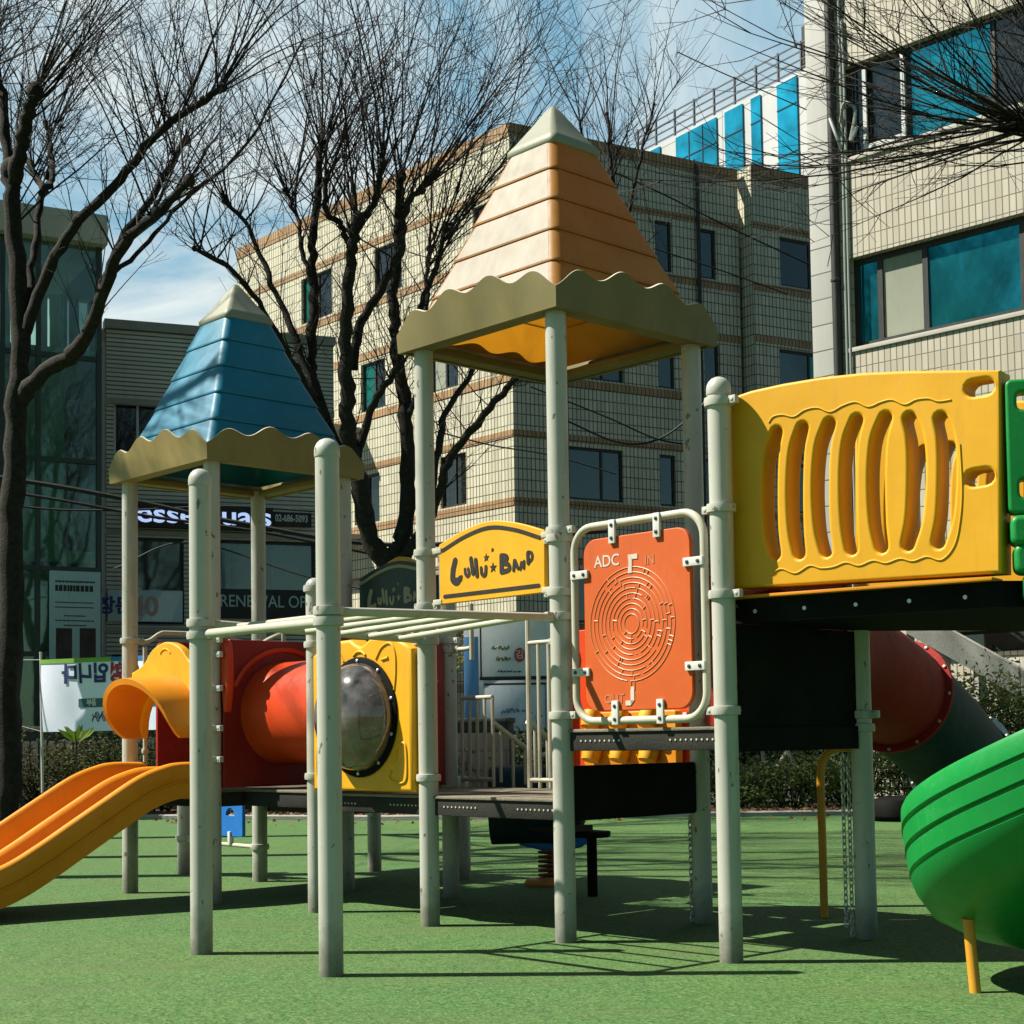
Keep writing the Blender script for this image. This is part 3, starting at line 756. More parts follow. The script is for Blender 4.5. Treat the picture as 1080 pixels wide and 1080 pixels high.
# ---------------------------------------------------------------- wide orange slide with hood
def wide_slide():
    xs0, xs1 = -3.93*U, -3.07*U; wd = xs1-xs0
    # rail height above the floor is carried by the section: (x 0..1, h)
    sec = [(0.0, -.055), (-.012, .10), (-.012, .165), (0.006, .185), (.030, .190), (.052, .18), (.064, .15), (.085, .02), (.12, .0), (.25, -.008), (.40, 0), (.43, .02), (.455, .12), (.475, .150), (.50, .158),
           (.525, .150), (.545, .12), (.57, .02), (.60, 0), (.75, -.008), (.88, 0), (.915, .02), (.936, .15), (.948, .18), (.97, .190), (.994, .185), (1.012, .165), (1.012, .10), (1.006, .085), (1.0, -.055), (.90, -.06), (.5, -.035), (.1, -.06)]
    kz = [(-.06, .760), (.18, .765), (.30, .745), (.45, .690), (.67, .565), (.90, .430), (1.12, .300), (1.34, .185), (1.55, .115), (1.75, .085), (2.05, .075), (2.2, .06)]
    rings = []; n = 60
    pts = smooth([V((s, z, 0)) for s, z in kz], 6)
    for k, p in enumerate(pts):
        s, z = p.x, p.y
        q0 = pts[max(0, k-1)]; q1 = pts[min(len(pts)-1, k+1)]
        t = (q1-q0).normalized(); nx, nz = -t.y, t.x   # normal in (s,z)
        hump = 1.0
        rings.append([P(0, 0)+SH+DU*(xs0+x*wd)-DV*(s+nx*h*hump)+UP*(z+nz*h*hump) for x, h in sec])
    mb = MB(); mb.loft(rings); s = mb.build('wide_slide', M['slide'], play, ang=45)
    mb = MB()
    for xx in (xs1+.0135*wd,):
        line = []
        for k, p in enumerate(pts[2:]):
            line.append(P(0, 0)+SH+DU*xx-DV*p.x+UP*(p.y+.06))
        mb.tube(line, .006, 6)
    mb.build('slide_seam', M['slide'], s)
    # hood panel
    Mj = JB(0, .0); xm = -3.5*U
    top = smooth2([(-.475, 1.60), (-.40, 1.62), (-.30, 1.66), (-.18, 1.755), (0, 1.80), (.18, 1.755), (.30, 1.66), (.40, 1.62), (.475, 1.60)], 5)
    opening = [(-.345, .80)]+[(-.345+.0, 1.15)]+[(.345*math.cos(rad(180-180*k/16)), 1.18+.30*math.sin(rad(180*k/16))) for k in range(17)]+[(.345, .80)]
    out = [(.475, .80)]+[(x, z) for x, z in top[::-1]]+[(-.475, .80)]
    outl = [(xm+x, z) for x, z in ([(-.475, 1.16), (-.36, 1.12)]+[(-.345, 1.17)]+[(.345*math.cos(rad(180-180*k/16)), 1.18+.30*math.sin(rad(180*k/16))) for k in range(17)]+[(.36, 1.12), (.475, 1.16)]+top[::-1])]
    me = curve_mesh([outl], .035, .012, 3); mb = MB(); mb.mesh(me, Mj); h = mb.build('hood_panel', M['yellow'], play)
    mb = MB(); mb.tube([(xm+.07*math.cos(rad(20+140*k/8)), 1.70+.05*math.sin(rad(20+140*k/8)), .036) for k in range(9)], .007, 6, M=Mj)
    mb.build('relief', M['yellow'], h, ang=70)
    for s_ in (-1, 1):
        mb = MB(); mb.tube([(xm+s_*.43, 1.55, .036), (xm+s_*.42, 1.47, .036), (xm+s_*.40, 1.40, .036)], .008, 6, M=Mj); mb.build('relief', M['yellow'], h, ang=70)
    # hood shell, flaring out of the panel
    rings = []
    for k, d in enumerate((0.0, .08, .16, .24, .30, .335, .345, .335, .30, .24, .16, .08, 0.0)):
        inner = k > 6
        th = .042 if inner else 0
        fl = .02+d*.05
        ww = .385+fl-th; pr = []
        zb0 = 1.17+d*.05+ (.10 if d < .1 else 0)
        zb0 = 1.12
        for q in range(33):
            t = q/32
            if t < .14: pr.append((-ww*(.93+.07*math.sin(t/.14*1.57)), zb0+(1.24-zb0)*t/.14))
            elif t > .86: pr.append((ww*(.93+.07*math.sin((1-t)/.14*1.57)), zb0+(1.24-zb0)*(1-t)/.14))
            else:
                a = math.pi*(1-(t-.14)/.72); pr.append((ww*math.cos(a), 1.24+(.33-th-.10*d)*math.sin(a)))
        rings.append([Mj @ V((xm+x, z, .03+d*(.34+.66*math.sin(math.pi*q/32)**.8))) for q, (x, z) in enumerate(pr)])
    mb = MB(); mb.loft(rings, closed_ring=False); mb.build('slide_hood', M['slide'], h, ang=50)
wide_slide()

# ---------------------------------------------------------------- guard frames, pipes, blue board, chute, stairs
def pipes(name, paths, r=.0165, seg=10, mat='pipe'):
    o = None
    for p in paths:
        mb = MB(); mb.tube(p, r, seg)
        q = mb.build(name if o is None else 'rail', M[mat], play if o is None else o); o = o or q
    return o
g = pipes('guard_frame', [smooth([P(-4, .06, 1.83), P(-4, .14, 1.845), P(-4, .22, 1.90), P(-4, .30, 1.91), P(-4, .7, 1.905), P(-4, .82, 1.87), P(-4, .94, 1.86)], 5), [P(-4, .11, .78), P(-4, .11, 1.80)], [P(-4, .5, 1.80), P(-4, .5, 1.93)]])
mb = MB(); me = curve_mesh([rr(.22, .80, 1.04, 1.84, .05, 4)], .015, .005); mb.mesh(me, IF(-4)); mb.build('guard_board', M['fadedred'], g)
mb = MB(); mb.lathe([(.024, -.018), (.028, 0), (.024, .018)], 12, Matrix.Translation(P(-4, .11, 1.03))); mb.build('clamp', M['pipe'], g)
g = pipes('guard_frame', [smooth([P(-3.95, 1, 1.86), P(-3.8, 1, 1.90), P(-3.6, 1, 1.93), P(-3.4, 1, 1.90), P(-3.2, 1, 1.87), P(-3.03, 1, 1.87)], 5), [P(-3.7, 1, .8), P(-3.7, 1, 1.92)], [P(-3.3, 1, .8), P(-3.3, 1, 1.9)]])
g = pipes('under_deck_frame', [[P(-4.97, 1, .275), P(-4.03, 1, .265)], [P(-4.07, 1, .0), P(-4.07, 1, .66)], [P(-4.45, 1, .66), P(-4.05, 1, .655)]])
mb = MB(); outl = rr(-4.90*U, .335, -4.20*U, .645, .02, 3); me = curve_mesh([outl, [(-4.36*U+.06*math.cos(rad(a)), .50+.06*math.sin(rad(a))) for a in range(0, 181, 20)]], .015, .004)
mb.mesh(me, JB(1)); mb.build('under_deck_board', M['blue'], g)
mb = MB(); mb.box(-4.36*U-.016, .27, -.01, -4.36*U+.016, .375, .03, JB(1), .004); mb.build('bracket', M['white'], g)
# balustrades at the back of the lower decks
def balustrade(i0, i1, j, z0, z1, n, tall0=0):
    b = pipes('balustrade', [[P(i0, j, z1), P(i1, j, z1)], [P(i0, j, z0+.05), P(i1, j, z0+.05)]], .015)
    for k in range(n):
        i = i0+(i1-i0)*k/(n-1); e = tall0 if k == 0 else 0
        mb = MB(); mb.tube([P(i, j, z0), P(i, j, z1+e)], .0165 if k == 0 and tall0 else .012, 8); mb.build('baluster', M['pipe'], b)
    return b
balustrade(-1.88, -1.60, 1.0, .76, 1.36, 5)
balustrade(-1.285, -1.03, 1.0, .76, 1.70, 4, .16)
pipes('guard_frame', [smooth([P(-1.95, 1, 1.70), P(-1.85, 1, 1.695), P(-1.79, 1, 1.70)], 3), [P(-1.78, 1, 1.62), P(-1.78, 1, 2.0)]], .016)
zt = 1.18
st = pipes('stair_rail', [[P(-1.6, 1.0, 1.19), P(-1.6, 1.34, .965), P(-1.6, 1.75, .965)], [P(-1.3, 1.0, 1.19), P(-1.3, 1.34, .965), P(-1.3, 1.75, .965)]], .018)
for i in (-1.6, -1.3):
    for k in range(7):
        j = 1.06+.1*k; zt = 1.19-(j-1)/.34*.225 if j < 1.34 else (.965 if j < 1.75 else .965-(j-1.75)/.55*.365)
        mb = MB(); mb.tube([P(i, j, zt-.36), P(i, j, zt)], .011, 8); mb.build('baluster', M['pipe'], st)
for k in range(2):
    mb = MB()
    mb.loft([[P(-1.59, 1.04+.24*k, .60-.15*k)]+[P(-1.31, 1.04+.24*k, .60-.15*k)]+[P(-1.31, 1.3+.24*k, .60-.15*k), P(-1.59, 1.3+.24*k, .60-.15*k)], [P(-1.59, 1.04+.24*k, .64-.15*k), P(-1.31, 1.04+.24*k, .64-.15*k), P(-1.31, 1.3+.24*k, .64-.15*k), P(-1.59, 1.3+.24*k, .64-.15*k)]])
    mb.build('stair_tread', M['deck'], st)
# red back board with yellow bead counter and black skirt on the far face of the tall tower
mb = MB(); me = curve_mesh([rr(-.985*U, .78, -.05*U, 1.76, .05, 4)], .02, .006); mb.mesh(me, JF(1, -.05)); bb = mb.build('back_board', M['tube'], play)
mb = MB(); me = curve_mesh([rr(-.80*U, .90, -.12*U, 1.235, .02, 4)], .03, .008); mb.mesh(me, JF(1, .02)); bc = mb.build('bead_counter', M['slide'], play)
for k in range(3):
    for z in (1.19, .985):
        mb = MB(); mb.lathe([(.02, -.06), (.055, -.05), (.062, 0), (.055, .05), (.02, .06)], 14, JF(1, .02) @ Matrix.Translation((-.70*U+k*.235, z, .075)) @ Matrix.Rotation(rad(70), 4, 'X')); mb.build('bead', M['yellow'], bc)
mb = MB(); me = curve_mesh([rr(.06, .635, VV-.06, .93, .02, 3)], .02, .004); mb.mesh(me, IF(0, .0)); mb.build('riser_panel', M['black'], play)
# dark tube slide hanging off the lower deck at the back
pth = smooth([P(-1.9, 1.25, .62), P(-1.62, 1.5, .62), P(-1.45, 1.62, .55)], 5)
mb = MB(); mb.tube(pth, [.27]*(len(pth)-3)+[.26, .2, .12], 20); mb.build('dark_chute', M['teal'], play)
mb = MB(); q = P(-1.38, 1.60)
mb.lathe([(.12, .40), (.13, .41), (.13, .44), (.02, .45)], 16, Matrix.Translation(q)); mb.tube([q-UP*.03, q+UP*.42], .035, 10); mb.build('step_seat', M['black'], play)

# tube slide on the right, in bolted sections
axis = smooth([P(.5, 1.0, 1.55), at(872, 690, 9.35), at(932, 724, 9.95), at(985, 771, 10.6), at(1030, 822, 11.2), at(1075, 868, 11.7), at(1125, 880, 12.1)], 8)
def tube_section(name, k0, k1, mat, lip=True, r=.345):
    pts = axis[k0:k1+1]; mb = MB()
    rs = [r]*len(pts); P2 = list(pts)
    mb.tube(P2, rs, 40, caps=False)
    o = mb.build(name, mat, play, ang=50)
    t = (axis[k1]-axis[k1-1]).normalized(); c = axis[k1]
    zq = t.to_track_quat('Z', 'Y').to_matrix().to_4x4(); Mx = Matrix.Translation(c) @ zq
    fl = MB(); n = 40; pr = [(r+.001, -.035), (r+.04, -.03), (r+.042, -.004), (r+.001, -.002)]
    vs = []; fs = []
    for (rr_, z) in pr:
        for k in range(n): vs.append((rr_*math.cos(2*math.pi*k/n), rr_*math.sin(2*math.pi*k/n), z))
    for i in range(3):
        for k in range(n): fs.append((i*n+k, i*n+(k+1) % n, (i+1)*n+(k+1) % n, (i+1)*n+k))
    fl.add(vs, fs, Mx); fl.build('flange', mat, o)
    for k in range(12):
        a = 2*math.pi*k/12
        b = MB(); b.lathe([(.012, 0), (.012, .006), (.006, .01)], 8, Mx @ Matrix.Translation(((r+.022)*math.cos(a), (r+.022)*math.sin(a), -.033)) @ Matrix.Rotation(math.pi, 4, 'X')); b.build('bolt', M['steel'], o)
    return o
tube_section('tube_slide', 0, 18, M['fadedred']); tube_section('tube_slide', 18, 29, M['teal']); tube_section('tube_slide', 29, 46, M['tube'])
mb = MB(); me = curve_mesh([rr(.06*U, 1.13, .94*U, 2.0, .05, 4), circ(.5*U, 1.55, .34, 36)], .03, .01); mb.mesh(me, JF(1)); mb.build('tube_panel', M['red'], play)

# hanging chains beside two posts
def chain(c, z0, z1):
    mb = MB(); n = int((z1-z0)/.034)
    for k in range(n):
        z = z0+(k+.5)*.034; a = rad(90*(k % 2)+25)
        x = V((math.cos(a), math.sin(a), 0))
        mb.tube([c+UP*(z+.023*math.sin(t))+x*(.011*math.cos(t)) for t in [2*math.pi*q/8 for q in range(8)]], .0042, 5, closed=True)
    mb.build('chain', M['steel'], play, ang=60)
chain(P(1, 1)-DU*.085+V((-.005, -.01, 0)), .0, .98); chain(P(1, 1)-DU*.12+V((0, .02, 0)), .05, .98)
chain(P(0, 1)-DU*.085, .0, .62)
# ================================================================== SETTING
# ground --------------------------------------------------------------
def ground_mat():
    m, nt, b = _nt('rubber_granules'); co = objco(nt)
    vor = N(nt, 'ShaderNodeTexVoronoi'); vor.inputs['Scale'].default_value = 78; nt.links.new(co, vor.inputs['Vector'])
    hsv = N(nt, 'ShaderNodeSeparateColor'); nt.links.new(vor.outputs['Color'], hsv.inputs[0])
    big = noise(nt, co, .28, 5, .6); mid = noise(nt, co, 2.6, 6, .65); fin = noise(nt, co, 240, 2, .6)
    c = mixc(nt, ramp(nt, mid, .3, .7), dim_((.105, .20, .058)), dim_((.165, .262, .082)))
    c = mixc(nt, math_(nt, 'MULTIPLY', ramp(nt, big, .40, .68), .75), c, dim_((.062, .205, .082)))
    c = mixc(nt, math_(nt, 'MULTIPLY', ramp(nt, hsv.outputs[0], .40, 1.0), .80), c, dim_((.26, .33, .14)))
    c = mixc(nt, math_(nt, 'MULTIPLY', ramp(nt, hsv.outputs[1], .5, 1.0), .9), c, dim_((.045, .10, .03)))
    c = mixc(nt, math_(nt, 'MULTIPLY', ramp(nt, hsv.outputs[2], .80, 1.0), .6), c, dim_((.40, .35, .20)))
    st = noise(nt, objco(nt, (.5, 1.6, 1)), 1.1, 7, .72)
    c = mixc(nt, math_(nt, 'MULTIPLY', ramp(nt, st, .46, .72), .62), c, dim_((.20, .20, .10)))
    c = mixc(nt, math_(nt, 'MULTIPLY', ramp(nt, noise(nt, co, 5.5, 5, .7), .58, .76), .6), c, dim_((.06, .09, .035)))
    c = mixc(nt, 1.0, c, (.55, .75, .54), 'MULTIPLY')
    nt.links.new(c, b.inputs['Base Color']); b.inputs['Roughness'].default_value = .8; b.inputs['Specular IOR Level'].default_value = .25
    bp = N(nt, 'ShaderNodeBump'); bp.inputs['Strength'].default_value = .55; bp.inputs['Distance'].default_value = .006
    nt.links.new(math_(nt, 'ADD', vor.outputs['Distance'], fin), bp.inputs['Height']); nt.links.new(bp.outputs['Normal'], b.inputs['Normal'])
    return m
def sheet(name, pts, z, mat, label=None):
    mb = MB(); mb.add([(x, y, z) for x, y in pts], [tuple(range(len(pts)))])
    o = mb.build(name, mat, flat=True); return tag(o, None, None, None, 'structure')
asph = rough_mat('asphalt', (.05, .05, .048), (.085, .083, .078), .8, .9, .5, 60)
soil = rough_mat('planting_soil', (.055, .038, .022), (.11, .08, .045), 2.5, .95, .9, 14, (.16, .10, .05))
conc = rough_mat('kerb_concrete', (.30, .30, .26), (.42, .41, .36), 2, .85, .4, 40)
sheet('ground', [(-400, -60), (400, -60), (400, 700), (-400, 700)], -.03, asph)
EDGE = [(-40, 31.5), (-6, 22.6), (-1.8, 21.0), (3.2, 20.6), (9, 20.5), (30, 20.4)]
sheet('rubber_surface', [(-40, -12), (30, -12)]+EDGE[::-1], 0.0, ground_mat())
sheet('planting_bed', [(x, y+.22) for x, y in EDGE]+[(x, y+4.2) for x, y in EDGE[::-1]], .02, soil)
mb = MB()
mb.loft([[V((x, y+.0, -.04)), V((x, y, .055)), V((x, y+.02, .07)), V((x, y+.20, .07)), V((x, y+.22, .05)), V((x, y+.22, -.04))] for x, y in EDGE])
tag(mb.build('kerb', conc), 'pale concrete kerb', None, None, 'structure'); 
def edge_y(x):
    for (x0, y0), (x1, y1) in zip(EDGE, EDGE[1:]):
        if x0 <= x <= x1: return y0+(y1-y0)*(x-x0)/(x1-x0)
    return 21

# ------------------------------------------------------------------ plants
bark = rough_mat('bark', (.012, .010, .007), (.045, .037, .027), 9, .9, 1.0, 26, (.008, .007, .005))
bark2 = rough_mat('twig_bark', (.014, .010, .006), (.026, .019, .012), 6, .8, .3, 40)
leaf_dark = leafmat('dark_leaf', (.022, .040, .012), (.06, .085, .025), .3)
leaf_mid = leafmat('green_leaf', (.05, .085, .018), (.13, .17, .045), .35)
leaf_olive = leafmat('olive_leaf', (.035, .045, .012), (.12, .12, .035), .3)
leaf_yel = leafmat('yellow_green_leaf', (.12, .13, .02), (.30, .27, .06), .4)
leaf_dry = leafmat('dry_leaf', (.09, .045, .02), (.24, .12, .045), .2)

def leaves(mb, c, rx, ry, rz, n, size, r, low=0.0):
    """leaf-sized faces through an uneven volume; clumped"""
    cl = [(V((r.uniform(-1, 1), r.uniform(-1, 1), r.uniform(-.7, 1))), r.uniform(.28, .55)) for _ in range(max(6, n//90))]
    for _ in range(n):
        o, s = r.choice(cl)
        d = V((r.gauss(0, 1), r.gauss(0, 1), r.gauss(0, 1)))*s*.55
        q = o*.72+d
        p = V((c[0]+q.x*rx, c[1]+q.y*ry, c[2]+q.z*rz))
        if p.z < low: p.z = low+r.uniform(0, .15)
        a = V((r.gauss(0, 1), r.gauss(0, 1), r.gauss(0, .6))).normalized(); b = a.orthogonal().normalized()
        b = (b+a.cross(b)*r.uniform(-1, 1)).normalized()
        l = size*r.uniform(.6, 1.4); w = l*r.uniform(.35, .55)
        k = len(mb.v)
        mb.v += [p-a*l*.5, p+b*w*.5+V((0, 0, l*.06)), p+a*l*.5, p-b*w*.5+V((0, 0, l*.06))]
        mb.f.append((k, k+1, k+2, k+3))
def shrub(x, y, rx, ry, rz, n, size, mat, label, group, seed, cat='shrub', name='shrub', z0=0.0, twigs=14):
    r = random.Random(seed); t = thing(name, label, cat, (x, y, z0), 0, group)
    mb = MB(); leaves(mb, (x, y, z0+rz*1.05), rx, ry, rz, n, size, r, z0+.04); mb.build('foliage', mat, t, flat=True)
    mb = MB()
    for _ in range(twigs):
        a = r.uniform(0, 6.28); q = r.uniform(.2, .95)
        tip = V((x+math.cos(a)*rx*q, y+math.sin(a)*ry*q, z0+rz*r.uniform(1.0, 2.25)))
        b0 = V((x+math.cos(a)*.1, y+math.sin(a)*.1, z0))
        mid = (b0+tip)/2+V((r.uniform(-.1, .1), r.uniform(-.1, .1), .1))
        mb.tube(smooth([b0, mid, tip], 4), [.012-.0011*k for k in range(9)], 4)
    mb.build('stem', bark2, t)
    return t

# bare, pollarded trees -------------------------------------------------
def whip(mb, tw, p, d, L, r0, r, side=5, bend=.35):
    n = 6; pts = [p]; q = p.copy(); dd = d.normalized()
    kink = V((r.gauss(0, .16), r.gauss(0, .16), r.gauss(0, .05)))
    for k in range(n):
        dd = (dd+V((0, 0, bend*.16))+V((r.gauss(0, .08), r.gauss(0, .08), r.gauss(0, .05)))+kink*.3).normalized()
        q = q+dd*(L/n); pts.append(q.copy())
    mb.tube(pts, [r0*(1-.85*k/n) for k in range(n+1)], 5)
    for _ in range(side):
        k = r.randint(1, n-1); t = r.random(); s = pts[k].lerp(pts[k+1], t)
        a = (pts[k+1]-pts[k]).normalized(); o = V((r.gauss(0, 1), r.gauss(0, 1), r.gauss(0, .4))).normalized()
        e = (a*r.uniform(.5, 1.0)+o*.75).normalized(); l = L*r.uniform(.14, .36)
        m1 = s+e*l*.5+V((0, 0, .03*l)); m2 = m1+(e+V((0, 0, .3))).normalized()*l*.5
        tw.tube([s, m1, m2], [r0*.42, r0*.3, .0026], 3, caps=False)
        if r.random() < .6:
            e2 = (e+V((r.gauss(0, .7), r.gauss(0, .7), r.gauss(0, .5)))).normalized()
            tw.tube([m1, m1+e2*l*.5], [r0*.26, .0022], 3, caps=False)
def bare_tree(label, group, limbs, knobs, seed, base, name='bare_tree', dens=.86):
    """limbs: list of (pts3d, r0, r1); knobs: (point, dir, spread, count, length)"""
    r = random.Random(seed); t = thing(name, label, 'tree', base, 0, group)
    tr = MB(); tw = MB(); wh = MB()
    for k, (pts, r0, r1) in enumerate(limbs):
        s = smooth(pts, 6); n = len(s)
        s = [p+V((r.gauss(0, .018), r.gauss(0, .018), 0)) for p in s]
        rs = [(r0+(r1-r0)*q/(n-1))*.84 for q in range(n)]
        rs = [x*(1+r.uniform(-.07, .14)) for x in rs]
        tr.tube(s, rs, 9)
        if k > 0:
            for _ in range(int(4+n*.45)):
                q = r.randint(n//3, n-2); d = (s[q+1]-s[q]).normalized()
                o = V((r.gauss(0, 1), r.gauss(0, 1), r.gauss(.5, .5))).normalized()
                whip(wh, tw, s[q], d*.5+o*.8+V((0, 0, .25)), r.uniform(.6, 2.2), .010, r, 7)
    for (p, d, spread, cnt, L) in knobs:
        best = min(limbs, key=lambda l: (l[0][-1]-p).length); lp = smooth(best[0], 6); kq = min(range(len(lp)), key=lambda q: (lp[q]-p).length)
        tail = lp[max(0, kq-7):kq+1]
        tr.ball(p, best[2]*1.25, 9, (1, 1, 1.25))
        for _ in range(max(4, int(cnt*dens))):
            p = tail[min(len(tail)-1, int(len(tail)*r.random()**.55))]
            dd = (V(d).normalized()+V((r.gauss(0, spread), r.gauss(0, spread), r.gauss(0, spread*.6)))).normalized()
            whip(wh, tw, p+dd*.03, dd, L*r.uniform(.5, 1.2), r.uniform(.008, .018), r, r.randint(6, 10))
    tr.build('trunk', bark, t, ang=60)
    c = wh.build('crown', bark2, t, ang=60); tw.build('twigs', bark2, c, ang=60, flat=True)
    return t

def L3(Y, pts, r0, r1, dy=0.0):
    n = len(pts); return ([at(x, y, Y+dy*k/(n-1)) for k, (x, y) in enumerate(pts)], r0, r1)
# left tree
YL = 22.6
lim = [L3(YL, [(6, 872), (9, 780), (12, 640), (14, 520), (19, 430), (21, 340), (14, 240), (12, 180)], .24, .13),
       L3(YL, [(14, 200), (20, 165), (28, 130), (37, 97)], .14, .10, -.6),
       L3(YL, [(10, 190), (4, 120), (-4, 60)], .11, .06, .4),
       L3(YL, [(18, 425), (48, 392), (82, 368), (106, 318), (128, 262), (165, 225), (200, 190)], .15, .06, -2.2),
       L3(YL, [(22, 372), (44, 300), (76, 243), (128, 188), (166, 141), (214, 106), (236, 92)], .11, .045, -1.2),
       L3(YL, [(100, 322), (128, 255), (160, 207), (197, 147)], .085, .05, 1.2),
       L3(YL, [(30, 330), (36, 262), (45, 205), (40, 190), (28, 168)], .07, .05, 1.4),
       L3(YL, [(45, 205), (54, 185), (52, 150), (48, 130)], .06, .04, 1.4),
       L3(YL, [(106, 300), (150, 262), (190, 215), (262, 150), (320, 40)], .05, .018, 2.2)]
kn = [(at(37, 97, YL-.6), (.45, 0, .9), .34, 26, 4.6), (at(-4, 60, YL+.4), (.1, 0, 1), .4, 14, 3.8), (at(236, 92, YL-1.2), (.55, 0, .8), .35, 17, 4.0), (at(200, 190, YL-2.2), (.6, 0, .75), .45, 16, 3.2),
      (at(197, 147, YL+1.2), (.1, 0, 1), .45, 14, 3.2), (at(50, 185, YL+1.4), (.3, 0, .9), .55, 16, 2.2), (at(48, 130, YL+1.4), (.3, 0, .9), .45, 12, 2.8), (at(165, 225, YL-2), (.4, 0, .8), .6, 10, 2.0), (at(166, 141, YL-1), (-.1, 0, 1), .45, 13, 3.4), (at(214, 106, YL-1), (.1, 0, 1), .45, 13, 3.6), (at(12, 180, YL), (0, 0, 1), .4, 12, 3.4)]
bare_tree('bare pollarded tree with dark trunk at the left edge in front of glass stairwell', 'bare pollarded trees', lim, kn, 3, at(6, 872, YL))
# middle tree
YM = 23.0
lim = [L3(YM, [(412, 862), (411, 740), (411, 640), (408, 590)], .25, .21),
       L3(YM, [(408, 595), (388, 562), (377, 500), (369, 471), (366, 430), (364, 382), (367, 315), (371, 262), (378, 232)], .17, .085, -.5),
       L3(YM, [(380, 515), (352, 462), (333, 411), (329, 380), (331, 315), (329, 260), (335, 205), (340, 152)], .125, .055, .6),
       L3(YM, [(345, 440), (328, 415), (307, 380), (278, 327), (240, 282), (205, 262)], .085, .03, -1.0),
       L3(YM, [(335, 420), (309, 350), (287, 300), (262, 240), (236, 212)], .07, .03, .8),
       L3(YM, [(412, 592), (426, 560), (430, 500), (427, 427), (418, 371), (414, 333), (420, 262), (423, 186)], .16, .07, .5),
       L3(YM, [(377, 482), (391, 433), (413, 396), (427, 378)], .075, .05, -.2),
       L3(YM, [(372, 390), (380, 344), (404, 302), (420, 268), (430, 215), (445, 200)], .09, .05, -.5),
       L3(YM, [(376, 240), (393, 215), (404, 172)], .075, .05, -.5),
       L3(YM, [(371, 262), (358, 235), (345, 225), (343, 190)], .06, .04, -.3),
       L3(YM, [(412, 600), (440, 568), (464, 517), (474, 483), (517, 430), (550, 393)], .11, .05, -.8),
       L3(YM, [(448, 555), (461, 484), (471, 437), (502, 380), (512, 300)], .085, .03, .5),
       L3(YM, [(418, 371), (440, 330), (457, 290), (470, 240)], .06, .04, .2),
       L3(YM, [(430, 440), (445, 395), (449, 310), (452, 262)], .05, .035, .9),
       L3(YM, [(329, 300), (318, 262), (316, 235), (300, 200)], .05, .03, .2)]
kn = [(at(404, 172, YM-.5), (.15, 0, 1), .33, 24, 4.6), (at(423, 186, YM+.5), (.3, 0, .95), .36, 26, 4.8), (at(445, 200, YM-.5), (.55, 0, .85), .34, 22, 4.4), (at(470, 240, YM+.2), (.6, 0, .8), .33, 20, 4.4),
      (at(340, 152, YM+.6), (.05, 0, 1), .34, 20, 3.8), (at(343, 190, YM-.3), (.1, 0, 1), .42, 14, 3.4), (at(205, 262, YM-1), (-.3, 0, .9), .6, 12, 1.8), (at(236, 212, YM+.8), (-.2, 0, .95), .5, 13, 2.6), (at(300, 200, YM+.2), (-.1, 0, 1), .42, 16, 3.4),
      (at(452, 262, YM+.9), (.35, 0, .9), .4, 14, 3.6), (at(550, 393, YM-.8), (.6, 0, .6), .6, 5, 1.2), (at(378, 232, YM-.5), (0, 0, 1), .42, 18, 4.0)]
bare_tree('large bare tree with many forking limbs rising behind the yellow lettered board', 'bare pollarded trees', lim, kn, 8, at(412, 862, YM))
# right tree, trunk outside the frame
YR = 15.5
lim = [L3(YR, [(1205, 900), (1200, 700), (1190, 420), (1165, 250), (1130, 180)], .22, .14),
       L3(YR, [(1165, 250), (1125, 165), (1082, 128)], .11, .08, -.5), L3(YR, [(1160, 235), (1130, 110), (1092, 40)], .09, .06, .4)]
kn = [(at(1082, 128, YR-.5), (-.85, -.1, .50),   .42, 28, 3.5), (at(1082, 128, YR-.5), (-.95, .1, .15), .30, 14, 2.7), (at(1092, 40, YR+.4), (-.8, 0, .5), .5, 16, 2.4), (at(1082, 128, YR-.5), (-.95, 0, -.22), .2, 12, 3.4), (at(1130, 180, YR), (-.2, 0, 1), .5, 12, 2.4)]
bare_tree('bare tree leaning in at the upper right with a burst of thin twigs', 'bare pollarded trees', lim, kn, 21, at(1205, 900, YR))
# slender tree behind the tan roof
YB = 30
lim = [L3(YB, [(595, 840), (591, 600), (587, 390), (598, 325), (632, 285), (655, 260)], .12, .06), L3(YB, [(655, 262), (646, 190), (640, 120)], .06, .03), L3(YB, [(655, 262), (672, 180), (690, 110)], .05, .025, .5), L3(YB, [(656, 280), (628, 200), (612, 130)], .05, .025, -.5)]
kn = [(at(640, 120, YB), (.0, 0, 1), .30, 8, 3.2), (at(690, 110, YB+.5), (.25, 0, 1), .30, 8, 3.0), (at(646, 190, YB), (.1, 0, 1), .35, 8, 3.0), (at(612, 130, YB-.5), (-.2, 0, 1), .3, 7, 3.0), (at(672, 180, YB+.3), (.35, 0, .9), .3, 7, 3.0)]
bare_tree('slender bare tree with upright shoots showing behind the tan roof', 'bare pollarded trees', lim, kn, 5, at(595, 840, YB))
